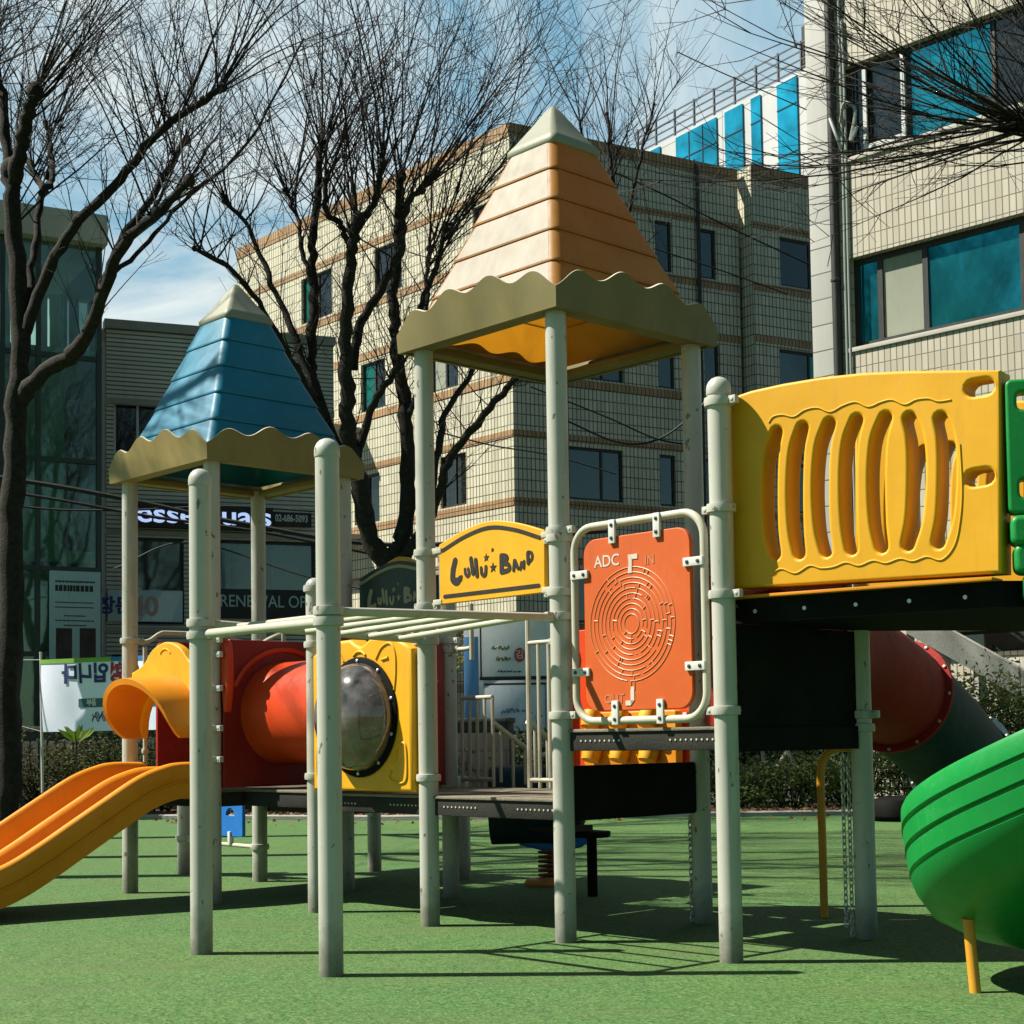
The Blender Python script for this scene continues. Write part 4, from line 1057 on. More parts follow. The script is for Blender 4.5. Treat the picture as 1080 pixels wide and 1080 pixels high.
# trees to the left of the frame whose branch shadows fall on the ground
def free_tree(x, y, h, seed, label):
    r = random.Random(seed); b = V((x, y, 0)); lim = [([b, b+V((.05, 0, h*.3)), b+V((0, .05, h*.62))], .2, .14)]; kn = []
    for k in range(8):
        a = k*.8+r.uniform(-.3, .3); d = V((math.cos(a), math.sin(a), 0)); z0 = h*r.uniform(.56, .64)
        p1 = b+V((0, 0, z0)); p2 = p1+d*h*.08+V((0, 0, h*.10)); p3 = p2+d*h*.07+V((0, 0, h*r.uniform(.06, .14)))
        lim.append(([p1, p2, p3], .09, .05)); kn.append((p3, (d.x*.6, d.y*.6, .8), .4, 15, h*.22))
    return bare_tree(label, 'bare pollarded trees', lim, kn, seed, b)
free_tree(-8.0, 18.2, 13.5, 31, 'tall bare street tree farther left beyond the frame, behind the banner side')
free_tree(-7.6, 15.2, 13.0, 32, 'tall bare street tree left of the frame beside the orange slide end')
free_tree(-7.3, 13.0, 12.5, 33, 'tall bare street tree nearest the camera, left of the frame')

# bushes along the bed
gS = 'shrubs along the planting bed'
k = 0
for (px, dy, rx, rz, n, mat, lab) in [
    (-15, .9, 1.0, .62, 2200, leaf_dark, 'dark evergreen shrub at the far left end of the planting bed'),
    (48, 1.0, .95, .60, 1500, leaf_olive, 'dark shrub below the left end of the white banner'),
    (95, 1.3, .8, .66, 2000, leaf_olive, 'dark twiggy shrub below the middle of the white banner'),
    (140, 1.1, .9, .55, 1900, leaf_dark, 'dark low shrub behind the upper end of the orange slide'),
    (215, 1.4, 1.0, .5, 1700, leaf_dark, 'dark shrub behind the blue roofed tower'),
    (330, 1.4, 1.1, .42, 1700, leaf_dark, 'dark low shrub behind the red tunnel'),
    (420, 1.2, 1.1, .45, 1700, leaf_dark, 'low shrub at the foot of the large middle tree'),
    (640, 1.5, 1.1, .35, 1500, leaf_dark, 'low shrub seen under the orange maze board'),
    (770, 1.1, .75, .36, 2000, leaf_mid, 'low green shrub just right of the maze board posts'),
    (835, .9, .8, .42, 2400, leaf_mid, 'green grassy shrub in front of the wooden stakes'),
    (900, 1.0, .8, .42, 2200, leaf_mid, 'green shrub behind the yellow bent bar'),
    (965, 1.2, .8, .40, 1800, leaf_dark, 'dark shrub below the red tube slide')]:
    k += 1
    p = at(px, 850, 21.5); y = edge_y(p.x)+dy
    shrub(at(px, 850, y).x, y, rx, .6, rz*(.85+.3*((k*37)%10)/10), int(n*1.5), .062, mat, lab, gS, 100+k, twigs=26)
# dark evergreen row farther back closing the gap under the decks
for q, (px, rz, lab) in enumerate([(170, .8, 'dark hedge section behind the wide slide hood'), (300, .72, 'dark hedge section behind the red tunnel'), (440, .70, 'dark hedge section left of the poster board'), (600, .66, 'dark hedge section right of the poster board'), (700, .80, 'dark hedge section behind the maze board'), (800, .85, 'dark hedge section behind the wooden stakes'), (900, .9, 'dark hedge section behind the red tube slide'), (985, .9, 'dark hedge section behind the teal tube slide')]):
    y = 24.4; shrub(at(px, 800, y).x, y, 1.3, .5, rz, 2600, .09, leaf_dark, lab, 'dark hedge sections', 200+q, 'hedge', 'hedge', 0, 20)
for q, (px, y, rx, rz, lab) in enumerate([(1028, 22.6, .72, .93, 'bright leafy hedge beside the teal tube slide'), (1088, 22.4, .8, .98, 'bright leafy hedge at the right edge above the green spiral slide')]):
    shrub(at(px, 800, y).x, y, rx, .6, rz, 5200, .075, leaf_mid, lab, 'bright hedge at the right', 300+q, 'hedge', 'hedge')
p = at(530, 690, 26.5); shrub(p.x, p.y, 1.1, .6, .5, 2600, .07, leaf_yel, 'yellow green bush above the white poster board', None, 330, 'bush', 'bush', 2.05)
p = at(66, 758, 21.6)
t = thing('leafy_plant', 'bright green broad leaved plant poking up in front of the white banner', 'plant', (p.x, 22.3, 1.15)); mb = MB()
for a in range(9):
    d = V((math.cos(a*.7), .3*math.sin(a*.7), 1.0)).normalized(); c = V((p.x, 22.3, 1.12))+V((math.cos(a*.7)*.03, 0, 0))
    l = .30; s = V((-d.z, .4, d.x)).normalized()
    mb.add([c, c+d*l*.5+s*.05, c+d*l+V((d.x*.06, 0, -.02)), c+d*l*.5-s*.05], [(0, 1, 2, 3)])
mb.build('leaf_rosette', leafmat('lime_leaf', (.16, .26, .03), (.25, .36, .05)), t, flat=True)
mb = MB(); mb.tube([V((p.x, 22.3, 0)), V((p.x, 22.3, 1.15))], .012, 5); mb.build('stem', bark2, t)
# fallen leaves
mb = MB(); r = random.Random(77)
for _ in range(4200):
    x = r.uniform(-8, 9); y = edge_y(x)+abs(r.gauss(.35, .35))+.05
    if r.random() < .05: y -= r.uniform(.3, 1.6)
    z = .012 if y < edge_y(x) else (.085 if y < edge_y(x)+.22 else .05+r.random()*.05)
    a = V((r.gauss(0, 1), r.gauss(0, 1), r.gauss(0, .35))).normalized(); b = a.orthogonal(); l = r.uniform(.018, .042)
    p = V((x, y, z)); i = len(mb.v); mb.v += [p-a*l, p+b*l*.6, p+a*l, p-b*l*.6]; mb.f.append((i, i+1, i+2, i+3))
tag(mb.build('dry_leaves', leaf_dry, flat=True), 'brown fallen leaves scattered along the planting bed', 'leaves', None, 'stuff')
# tree stakes
wood = rough_mat('weathered_stake', (.42, .36, .24), (.58, .50, .36), 6, .8, .3, 40)
for q, (a, b_, lab) in enumerate([((828, 788), (850, 826), 'pale wooden prop leaning left of the bent yellow bar'), ((832, 790), (814, 818), 'thin pale wooden prop crossing the other prop'), ((873, 796), (886, 832), 'pale wooden prop seen through the bent yellow bar'), ((804, 790), (806, 815), 'short upright pale wooden prop left of the crossed props')]):
    y = 22.0+.1*q; A_, B_ = at(*a, y), at(*b_, y); d = (A_-B_); B2 = B_-d*(B_.z/ max(.1, d.z)); A_ = A_+d*.3
    mb = MB(); mb.tube([B2, A_], .028, 8); tag(mb.build('wooden_prop', wood), lab, 'stake', 'wooden tree props')
y = 22.2; A_, B_ = at(800, 790, y), at(832, 789, y); mb = MB(); mb.tube([A_, B_], .022, 8); tag(mb.build('wooden_prop', wood), 'horizontal wooden bar tying the crossed props together', 'stake', 'wooden tree props')

# ------------------------------------------------------------------ free-standing small things
# bent yellow bar
p = onground(869.5, 967); h = .99
q2 = p+V((.30, .05, 0))
mb = MB(); mb.tube(smooth([p-UP*.05, p+UP*.4, p+V((-.0, 0, h-.16)), p+V((.025, .004, h-.05)), p+V((.10, .015, h)), q2+V((-.10, -.015, h)), q2+V((-.025, -.004, h-.05)), q2+UP*(h-.16), q2+UP*.4, q2-UP*.05], 5), .024, 12)
tag(mb.build('bent_bar', M['amber']), 'yellow painted bent steel bar standing in the rubber ground by the chain post', 'handle bar')
# spring rider under the deck
p = onground(577, 934); t = thing('spring_rider', 'blue spring rider on an orange round base under the low deck', 'spring rider', p)
mb = MB(); mb.lathe([(.001, 0), (.16, 0), (.17, .02), (.15, .05), (.05, .06)], 24, Matrix.Translation(p)); mb.build('base', plastic('brown_orange_base', (.55, .19, .03), .5, .2), t)
mb = MB(); mb.tube([p+V((.055*math.cos(a), .055*math.sin(a), .06+.20*a/37.7)) for a in [k*.4 for k in range(95)]], .012, 6); mb.build('spring', M['rust'], t)
mb = MB(); me = curve_mesh([smooth2([(-.20, .30), (-.18, .36), (-.02, .37), (.06, .44), (.10, .62), (.16, .64), (.17, .45), (.24, .38), (.30, .44), (.33, .40), (.26, .28), (.0, .25)], 4)], .05, .02)
mb.mesh(me, frame(p, V((1, 0, 0)), V((0, -1, 0)))); mb.tube([p+V((.13, -.16, .55)), p+V((.13, .16, .55))], .012, 8); mb.build('body', M['blue'], t)
# dark rounded rubber block at right
p = at(938, 858, 19.2); p.z = 0
mb = MB(); mb.lathe([(.001, 0), (.30, 0), (.36, .06), (.36, .16), (.30, .26), (.16, .30), (.12, .24)], 28, Matrix.Translation(p+V((.1, 0, 0))))
tag(mb.build('rubber_mound', M['black']), 'low round black rubber mound on the ground left of the green slide', 'stool')

# ------------------------------------------------------------------ left wall, banner, poster board
stone = tile('dark_block_wall', (.075, .072, .062), (.10, .095, .08), (.03, .03, .026), .62, .30, .014, (.03, .035, .02), .6, .85, .5)
t = thing('block_wall', 'low dark block retaining wall behind the shrubs under the banner', 'wall', (-13.5, 27.4, 0), math.atan2(-.28, .96))
mb = MB(); mb.box(0, 0, -.1, 14, .25, 1.32, None, .01); mb.box(-.02, -.03, 1.32, 14.02, .28, 1.40, None, .01); mb.build('masonry', stone, t, local=True)
YBn = 23.0
a0, a1 = at(43, 696, YBn), at(222, 700, YBn-1.25); b0, b1 = at(45, 772, YBn), at(222, 778, YBn-1.25)
bnm, nt, b = _nt('banner_cloth'); co = objco(nt)
cc = mixc(nt, ramp(nt, noise(nt, co, .9, 6, .7), .35, .75), (.78, .80, .92), (.60, .68, .88)); nt.links.new(cc, b.inputs['Base Color']); b.inputs['Roughness'].default_value = .6
X = (a1-a0); X.z = 0; wB = X.length; X = X.normalized(); hB = (a0-b0).length
def bpt(x, z, off=0.0):
    rip = .022*math.sin(3.1*x+2*z)+.014*math.sin(7.3*x-3*z+1)
    return a0+X*x+V((0, 0, -z))+V((X.y, -X.x, 0))*(rip+off)
def bsheet(name, x0, x1, z0, z1, off, mat, par, nx=40, nz=10):
    mb = MB(); vs = [bpt(x0+(x1-x0)*i/nx, z0+(z1-z0)*j/nz, off) for j in range(nz+1) for i in range(nx+1)]
    mb.add(vs, [(j*(nx+1)+i, j*(nx+1)+i+1, (j+1)*(nx+1)+i+1, (j+1)*(nx+1)+i) for j in range(nz) for i in range(nx)]); return mb.build(name, mat, par, flat=True)
ban = thing('banner', 'white event banner with blue and red Korean lettering seen from behind, tied over the hedge', 'banner', b0)
cl = bsheet('cloth', 0, wB, 0, hB, 0, bnm, ban); cl.data.shade_smooth()
bsheet('coloured_border', 0, wB*.42, 0, .065, .006, plastic('lime_print', (.22, .48, .06), .6, .1), ban, 30, 1)
bsheet('coloured_border', wB*.42, wB, 0, .065, .006, plastic('blue_print', (.02, .20, .50), .6, .1), ban, 30, 1)
navy = plastic('navy_print', (.035, .045, .20), .6, .1); redp = plastic('red_print', (.55, .03, .05), .6, .1); tealp = plastic('teal_print', (.05, .16, .20), .6, .1)
def btext(body, x, z, size, mat, name='lettering', bold=.006, off=.008, mirror=True):
    me = text_mesh(body, size, .0006, bold); mb = MB()
    for v in me.vertices:
        xx = x+(-v.co.x if mirror else v.co.x); v.co = bpt(xx, z-v.co.y, off+v.co.z)
    mb.mesh(me); return mb.build(name, mat, ban, flat=True)
sx = wB/(222-43)
btext('입니다', (93-43)*sx*.98, .245, .30, navy, bold=.012)
btext('인형', (133-43)*sx, .245, .30, redp, bold=.012)
x0, x1, zz = (84-43)*sx, (205-43)*sx, .66
bsheet('teal_strip', x0, x1, zz-.065, zz+.065, .006, tealp, ban, 60, 2)
btext('공부', (98-43)*sx, zz, .10, plastic('white_print', (.75, .75, .72), .6, .05), off=.010)
mb = MB(); r = random.Random(4)
for q in range(3):
    pts = [(( (98+k*2.2)-43)*sx, .83+.03*q+.045*math.sin(k*1.9+q)) for k in range(16)]
    mb.tube([bpt(x, z, .008) for x, z in smooth2(pts, 3)], .006, 4)
mb.build('lettering', M['ink'], ban)
mb = MB()
for (c, e) in ((a0, at(-30, 691, YBn)), (b0, at(-10, 752, YBn))): mb.tube(smooth([c, (c+e)/2-UP*.03, e], 4), .006, 5)
mb.tube([b0-UP*.9, a0+UP*.12], .022, 8); mb.build('rope', M['white'], ban)
# poster board
YP = 25.5
pb = thing('poster_board', 'white and pale blue public poster board beyond the stairs', 'notice board', at(530, 840, YP))
def quad(mb, x0, y0, x1, y1, Y, dy=0, th=.02):
    A_ = at(x0, y0, Y); B_ = at(x1, y1, Y); mb.box(A_.x, Y+dy-th, B_.z, B_.x, Y+dy, A_.z, None, .003)
mb = MB(); quad(mb, 489, 655, 585, 798, YP, 0, .06); mb.build('board', plastic('white_board', (.85, .88, .88), .5, .08), pb)
mb = MB(); quad(mb, 489, 672, 506, 790, YP, -.065, .01); mb.build('blue_panel', plastic('blue_poster', (.18, .42, .80), .5, .15), pb)
mb = MB(); quad(mb, 510, 718, 580, 790, YP, -.065, .01); mb.build('pale_poster', plastic('pale_blue_poster', (.75, .82, .90), .5, .1), pb)
mb = MB()
for (x0, y0, x1, y1) in ((506, 714, 585, 716.5), (511, 721, 576, 722), (511, 790, 576, 791), (511, 721, 512, 791), (575, 721, 576, 791), (506, 660, 508.5, 716)): quad(mb, x0, y0, x1, y1, YP, -.08, .01)
mb.build('black_frame', M['ink'], pb)
mb = MB()
for (cx, cy, r0) in ((548, 691, 7.5),):
    c = at(cx, cy, YP); rw = r0/F_PX*YP; mb.mesh(curve_mesh([circ(0, 0, rw*.75, 24, rw)], .004), frame(V((c.x, YP-.075, c.z)), V((1, 0, 0)), V((0, -1, 0))))
mb.build('red_emblem', plastic('red_emblem_print', (.65, .06, .08), .5, .1), pb)
r = random.Random(6)
for (cx, cy, ww, hh, mt) in ((528, 683, 18, 6, plastic('green_print', (.10, .22, .08), .5, .1)), (531, 695, 16, 5, plastic('olive_print', (.2, .2, .05), .5, .1)), (536, 708, 26, 1.6, M['ink']), (541, 750, 26, 6, plastic('grey_blue_print', (.22, .26, .34), .5, .1))):
    mb = MB(); n = 7
    for k in range(n):
        x = cx-ww/2+ww*k/n
        pts = [at(x+r.uniform(0, ww/n), cy+r.uniform(-hh/2, hh/2), YP-.085) for _ in range(4)]
        mb.tube(smooth(pts, 4), .010, 5)
    mb.build('brush_lettering', mt, pb)
c = at(548, 691, YP); mb = MB(); mb.mesh(text_mesh('김', .15, .001, .002), frame(V((c.x, YP-.082, c.z)), V((1, 0, 0)), V((0, -1, 0)))); mb.build('lettering', M['white'], pb)
mb = MB()
for px in (497, 577): c = at(px, 798, YP); mb.tube([V((c.x, YP+.05, 0)), V((c.x, YP+.05, c.z+2))], .035, 8)
mb.build('leg', M['steel'], pb)
# park fence behind the bed
fm = plastic('green_mesh_fence', (.02, .05, .035), .5, .2)
fe = thing('railing_fence', 'dark upright bar fence running behind the hedge', 'fence', (-12, 25.3, 0))
mb = MB()
for x in [(-9+.14*k) for k in range(150)]: mb.box(x-.012, 25.28, .05, x+.012, 25.31, 1.25)
mb.build('bars', fm, fe); mb = MB()
for z in (.18, 1.18): mb.box(-9.1, 25.27, z-.025, 12.1, 25.32, z+.025)
mb.build('rails', fm, fe)
# ================================================================== BUILDINGS
class Fac:
    """a facade plane: origin o, horizontal direction d (x to the viewer's right), y inward"""
    def __init__(s, o, d):
        s.o = V((o[0], o[1], 0)); s.d = V((d[0], d[1], 0)).normalized(); s.n = V((s.d.y, -s.d.x, 0)); s.rz = math.atan2(s.d.y, s.d.x)
        s.M = Matrix.Translation(s.o) @ Matrix.Rotation(s.rz, 4, 'Z')
    def px(s, x, y, off=0.0):
        p = onplane(x, y, s.o+s.n*off, s.n)-s.o; return p.dot(s.d), p.z
    def sub(s, x, y=0): return s.o+s.d*x-s.n*y
def wall(mb, x0, x1, z0, z1, ops, y=0.0, dep=.16):
    """flat wall with real openings and reveals; ops = [(x0,z0,x1,z1)]"""
    ops = [(max(a, x0), max(b, z0), min(c, x1), min(d, z1)) for a, b, c, d in ops if c > x0 and a < x1 and d > z0 and b < z1]
    xs = sorted({x0, x1}|{o[0] for o in ops}|{o[2] for o in ops}); zs = sorted({z0, z1}|{o[1] for o in ops}|{o[3] for o in ops})
    for a, c in zip(xs, xs[1:]):
        for b, d in zip(zs, zs[1:]):
            cx, cz = (a+c)/2, (b+d)/2
            if any(o[0] < cx < o[2] and o[1] < cz < o[3] for o in ops): continue
            mb.add([(a, y, b), (c, y, b), (c, y, d), (a, y, d)], [(0, 1, 2, 3)])
    for (a, b, c, d) in ops:
        mb.add([(a, y, b), (c, y, b), (c, y, d), (a, y, d), (a, y+dep, b), (c, y+dep, b), (c, y+dep, d), (a, y+dep, d)], [(0, 1, 5, 4), (1, 2, 6, 5), (2, 3, 7, 6), (3, 0, 4, 7)])
def window(par, x0, z0, x1, z1, mull, fmat, gmats, y=0.0, dep=.16, fw=.05, sill=None, hmull=()):
    """frame + panes behind a wall opening; mull = x positions of mullions, gmats = glass material per pane"""
    e = .003; yy = y+dep-.055
    mb = MB()
    mb.box(x0+e, yy-.03, z0+e, x0+fw, yy+.04, z1-e); mb.box(x1-fw, yy-.03, z0+e, x1-e, yy+.04, z1-e)
    mb.box(x0+fw, yy-.028, z0+e, x1-fw, yy+.038, z0+fw); mb.box(x0+fw, yy-.028, z1-fw, x1-fw, yy+.038, z1-e)
    for m in mull: mb.box(m-fw*.5, yy-.026, z0+fw, m+fw*.5, yy+.036, z1-fw)
    w = mb.build('window', fmat, par, local=True)
    edges = [x0+fw]+list(mull)+[x1-fw]
    for k, (a, b) in enumerate(zip(edges, edges[1:])):
        g = gmats[k % len(gmats)]
        mb = MB(); aa = a+(fw*.5 if k else 0); bb = b-(fw*.5 if k < len(edges)-2 else 0)
        mb.box(aa, yy+.004+.006*(k % 2), z0+fw, bb, yy+.014+.006*(k % 2), z1-fw); mb.build('pane', g, w, local=True)
        if g is G_dark and rw.random() < .55:
            mb = MB(); zb_ = z1-(z1-z0)*rw.uniform(.25, .7); n_ = int((z1-zb_)/.09)
            mb.box(aa+.02, yy+.10, zb_, bb-.02, yy+.11, z1-.03)
            for q in range(n_): mb.box(aa+.02, yy+.085, zb_+.09*q, bb-.02, yy+.10, zb_+.09*q+.02)
            mb.build('blind', blindm, w, local=True)
    if sill:
        mb = MB(); mb.box(x0-.06, y-.05, z0-.07, x1+.06, y+.05, z0-.003, None, .008); mb.build('sill', sill, w, local=True)
    return w

G_teal = glassy('teal_window_glass', (.03, .36, .42), .85, .05, wav=.10)
G_dark = clearglass('dark_window_glass', (.30, .36, .34), .05, .03, 1.5, .05)
blindm = plastic('roller_blind', (.40, .38, .30), .8, .15)
rw = random.Random(17)
G_pale = plastic('frosted_blind_glass', (.34, .36, .28), .25, .12, (.25, .28, .2), .4, .8, bump=0)
G_green = glassy('green_window_glass', (.02, .20, .15), .7, .06)
F_dark = plastic('dark_window_frame', (.03, .03, .028), .45, .1)
F_white = plastic('white_window_frame', (.62, .63, .60), .4, .1)
stone_sill = rough_mat('stone_sill', (.42, .40, .34), (.52, .50, .43), 3, .7, .2, 40)

# ---- right building, pale tiles
fr_ = Fac((5.27, 27.3), (.707, -.707))
rt = thing('tiled_office_building', 'pale tiled building at the right with wide teal windows and dark drainpipe', 'building', fr_.o, fr_.rz)
tR = tile('pale_wall_tile', (.52, .47, .36), (.62, .57, .45), (.115, .11, .09), .118, .285, .010, (.22, .19, .14), .35)
tP = tile('pale_corner_stone', (.50, .50, .46), (.56, .55, .50), (.10, .10, .09), 2.0, .46, .014, (.25, .24, .2), .35)
xP = fr_.px(881, 250)[0]
lowx0, lowzt = fr_.px(895, 273); _, lowzb = fr_.px(899, 367)
upx0, upzt = fr_.px(887, 72); _, upzb = fr_.px(891, 168)
m1, m2, m3 = fr_.px(923, 300)[0], fr_.px(971, 300)[0], fr_.px(1075, 300)[0]
ops = [(lowx0, lowzb, 14.5, lowzt), (upx0, upzb, 14.5, upzt), (1.2, 5.2-.6, 14.5, 6.35-.2)]
ops = ops[:2]
lz0 = fr_.px(1000, 690)[1]; lz1 = fr_.px(1000, 667)[1]
ops.append((fr_.px(978, 680)[0], lz0, 14.5, lz1))
mb = MB(); wall(mb, xP, 16, -.1, 20, ops); mb.add([(16, 0, -.1), (16, 9, -.1), (16, 9, 20), (16, 0, 20)], [(0, 1, 2, 3)]); mb.build('wall', tR, rt, local=True, flat=True)
xL = fr_.px(854, 200)[0]
mb = MB(); mb.box(xL, -.035, -.1, xP-.002, .5, 20, None, .01); mb.build('corner_pilaster', tP, rt, local=True)
mb = MB(); mb.box(xL+.1, .55, -.1, 15.9, 9, 19.9); mb.build('core', rough_mat('dark_interior', (.02, .022, .022), (.03, .03, .03)), rt, local=True)
window(rt, lowx0, lowzb, 14.5, lowzt, [m1, m2, m3, m3+1.6, m3+3.6], F_dark, [G_teal, G_pale, G_teal, G_dark, G_teal], dep=.24, fw=.10)
u1, u2, u3 = fr_.px(908, 120)[0], fr_.px(954, 120)[0], fr_.px(1045, 120)[0]
window(rt, upx0, upzb, 14.5, upzt, [u1, u2, u3, u3+1.6], F_dark, [G_dark, G_dark, G_teal, G_dark], dep=.22, fw=.075)
mb = MB(); yy = .10
for x in (u1+.04, u2-.06): mb.box(x-.035, yy-.045, upzb+.08, x+.035, yy-.005, upzt-.08)
mb.box(u1+.08, yy-.043, upzb+.08, u2-.10, yy-.007, upzb+.16); mb.build('window_sash', F_white, rt, local=True)
window(rt, fr_.px(978, 680)[0], lz0, 14.5, lz1, [8, 10, 12], F_dark, [G_dark], dep=.22)
mb = MB()
z = fr_.px(1000, 657)[1]; mb.box(fr_.px(975, 660)[0], -.30, z-.16, 15, -.002, z+.12, None, .01)
mb.box(fr_.px(1040, 660)[0], -.25, lz0-.45, 15, -.002, lz0-.12, None, .01)
mb.build('ledge', stone_sill, rt, local=True)
for zz in (lowzb, upzb): 
    mb = MB(); mb.box(lowx0-.05, -.04, zz-.08, 14.6, .06, zz-.004, None, .006); mb.build('sill', stone_sill, rt, local=True)
pm = plastic('dark_drainpipe', (.035, .035, .032), .5, .1); pg = plastic('pale_conduit', (.34, .38, .34), .5, .1)
mb = MB(); mb.tube([(xP+.04, -.085, .1), (xP+.04, -.085, 19)], .075, 12)
for z in range(1, 19, 2): mb.lathe([(.076, -.03), (.09, -.02), (.09, .02), (.076, .03)], 12, Matrix.Translation((xP+.04, -.085, z)))
mb.build('drainpipe', pm, rt, local=True)
mb = MB()
for dx, zt in ((.20, 19), (.27, 13.6)): mb.tube(smooth([(xP+dx, -.04, .1), (xP+dx, -.04, 8), (xP+dx+.02, -.04, 12), (xP+dx, -.04, zt)], 4), .022, 8)
mb.build('conduit', pg, rt, local=True)
mb = MB(); q = upzt-1.0
mb.tube(smooth([(xP+.22, -.08, q), (xP+.4, -.22, q+.25), (xP+.55, -.12, q+.1), (xP+.42, -.10, q-.4), (xP+.6, -.15, q-.2)], 5), .03, 6); mb.tube(smooth([(xP+.05, -.15, q+.1), (xP+.2, -.2, q-.25), (xP+.25, -.1, q-.5)], 5), .03, 6)
mb.build('cable_loop', pg, rt, local=True)

# stair parapet in front of the right building
A_, B_ = at(955, 640, 24.5), at(1110, 726, 23.5)
t = thing('stair_parapet', 'sloping pale concrete stair parapet behind the tube slide', 'wall', V((A_.x, A_.y, 0)))
dd = (B_-A_); dd.z = 0; nn = V((dd.y, -dd.x, 0)).normalized()
mb = MB(); mb.loft([[p+nn*.0, p-nn*.22, V((p.x, p.y, max(0, p.z-.42)))-nn*.22, V((p.x, p.y, max(0, p.z-.42)))] for p in (A_, A_.lerp(B_, .5), B_)])
mb.build('parapet', conc, t)
mb = MB(); mb.tube([A_+nn*.03+UP*.02-nn*.1, B_+nn*.03+UP*.02-nn*.1], .03, 8)
for k in range(5): p = A_.lerp(B_, k/4); mb.tube([V((p.x, p.y, 0))-nn*.13, p-nn*.13-UP*.3], .1, 6)
mb.build('coping', stone_sill, t)

# ---- middle building: two faces, olive tiles with brown bands
tM = tile('olive_cream_tile', (.66, .62, .45), (.82, .78, .58), (.085, .088, .06), .135, .30, .016, (.16, .15, .09), .45)
tB = tile('brown_band_tile', (.42, .24, .10), (.54, .33, .15), (.06, .05, .035), .135, .30, .016, (.12, .08, .05), .4)
fm_ = Fac((.13, 41.6), (.87, .49)); fl_ = Fac((-11.0, 54.25), (.66, -.75))
mid = thing('tiled_apartment_block', 'beige tiled block with brown bands and narrow dark windows in the middle', 'building', fm_.o, fm_.rz)
Z = lambda y: fm_.px(700, y)[1]
top = Z(163); st_h = (Z(288)-Z(411))
bands = [(Z(176), top)]
for k in range(5):
    bands += [(Z(229)-st_h*k, Z(222)-st_h*k), (Z(296)-st_h*k, Z(288)-st_h*k)]
xN = fm_.px(779, 250)[0]; xE = 16.0
ops = []; wins = []
for (pa, pb_, k, mu) in ((691, 709, 0, 0), (737, 755, 0, 0), (694, 712, 1, 0), (743, 758, 1, 0), (696, 713, 2, 0), (600, 658, 1, 1), (600, 658, 2, 1), (745, 760, 2, 0), (590, 655, 0, 1), (600, 658, 3, 1), (696, 713, 3, 0)):
    ya = 288+122*k-25; xa, xb = fm_.px(pa, ya)[0], fm_.px(pb_, ya)[0]
    if mu == 0: xb = max(xb, xa+.55)
    ops.append((xa, Z(288)-st_h*k+.05, xb, Z(229)-st_h*k-.12)); wins.append(mu)
mb = MB(); wall(mb, 0, xN, -.1, top, ops); mb.add([(0, 0, top), (xN, 0, top), (xN, .4, top), (0, .4, top)], [(0, 1, 2, 3)])
mb.build('wall', tM, mid, local=True, flat=True)
for o, mu in zip(ops, wins):
    xm = o[0]+(o[2]-o[0])*.62
    window(mid, *o[:2], *o[2:], [xm] if mu else [], F_dark, [G_dark], fw=.07)
ops2 = []
for k in (0, 1, 2):
    xa = fm_.px(823, 290+122*k, .45)[0]; ops2.append((xa, Z(288)-st_h*k+.05, xa+2.3, Z(229)-st_h*k-.12))
mb = MB(); wall(mb, xN+.15, xE, -.1, top+.05, ops2, y=-.45)
mb.add([(xN+.15, -.45, -.1), (xN+.15, .3, -.1), (xN+.15, .3, top+.05), (xN+.15, -.45, top+.05)], [(0, 1, 2, 3)])
mb.add([(xN+.15, -.45, top+.05), (xE, -.45, top+.05), (xE, .4, top+.05), (xN+.15, .4, top+.05)], [(0, 1, 2, 3)])
mb.build('bay_wall', tM, mid, local=True, flat=True)
for o in ops2: window(mid, *o[:2], *o[2:], [o[0]+1.2], F_dark, [G_dark, G_green], y=-.45, fw=.07)
for (z0, z1) in bands:
    mb = MB(); mb.box(.0, -.02, z0, xN, -.0015, z1); mb.box(xN+.14, -.47, z0, xE, -.4515, z1+(.05 if z1 == top else 0)); mb.build('band', tB, mid, local=True)
mb = MB(); x_ = fm_.px(735, 250)[0]; mb.tube([(x_, -.08, .2), (x_, -.08, top-.3), (x_, .1, top+.05)], .06, 8); mb.build('drainpipe', pm, mid, local=True)
mb = MB(); mb.box(.4, .5, -.1, xE-.3, 10, top-.4); mb.build('core', plastic('roof_grey', (.12, .12, .11), .8, .1), mid, local=True)
# left face (rotated child built in the same thing through world coordinates)
def Zl(z): return z
mL = fl_.M
def loc2(mbx):   # facade-local -> building-local so tiles follow this face
    return mbx
lf = bpy.data.objects.new('sunlit_side', None); COL.objects.link(lf); lf.parent = mid
lf.matrix_local = fm_.M.inverted() @ fl_.M; WM[lf] = fl_.M
lenL = (fm_.o-fl_.o).length-.0; xS = fl_.px(250, 300)[0]
opl = []; gl = []
for (pa, pb_, k, g) in ((395, 424, 0, 'd'), (453, 482, 1, 'p'), (462, 489, 2, 'd'), (315, 345, 1, 't'), (318, 350, 0, 't'), (372, 398, 2, 'd'), (380, 405, 1, 't'), (500, 520, 0, 'd')):
    yc = (fl_.px(pa, 300)[0], fl_.px(pb_, 300)[0])
    opl.append((yc[0], Z(288)-st_h*k+.05, yc[1], Z(229)-st_h*k-.12)); gl.append({'d': G_dark, 'p': G_pale, 't': G_green}[g])
mb = MB(); wall(mb, xS, lenL, -.1, top, opl); mb.add([(xS, 0, top), (lenL, 0, top), (lenL, .4, top), (xS, .4, top)], [(0, 1, 2, 3)]); mb.build('side_wall', tM, lf, local=True, flat=True)
for o, g in zip(opl, gl): window(lf, *o[:2], *o[2:], [(o[0]+o[2])/2], F_dark, [g, G_dark], fw=.07)
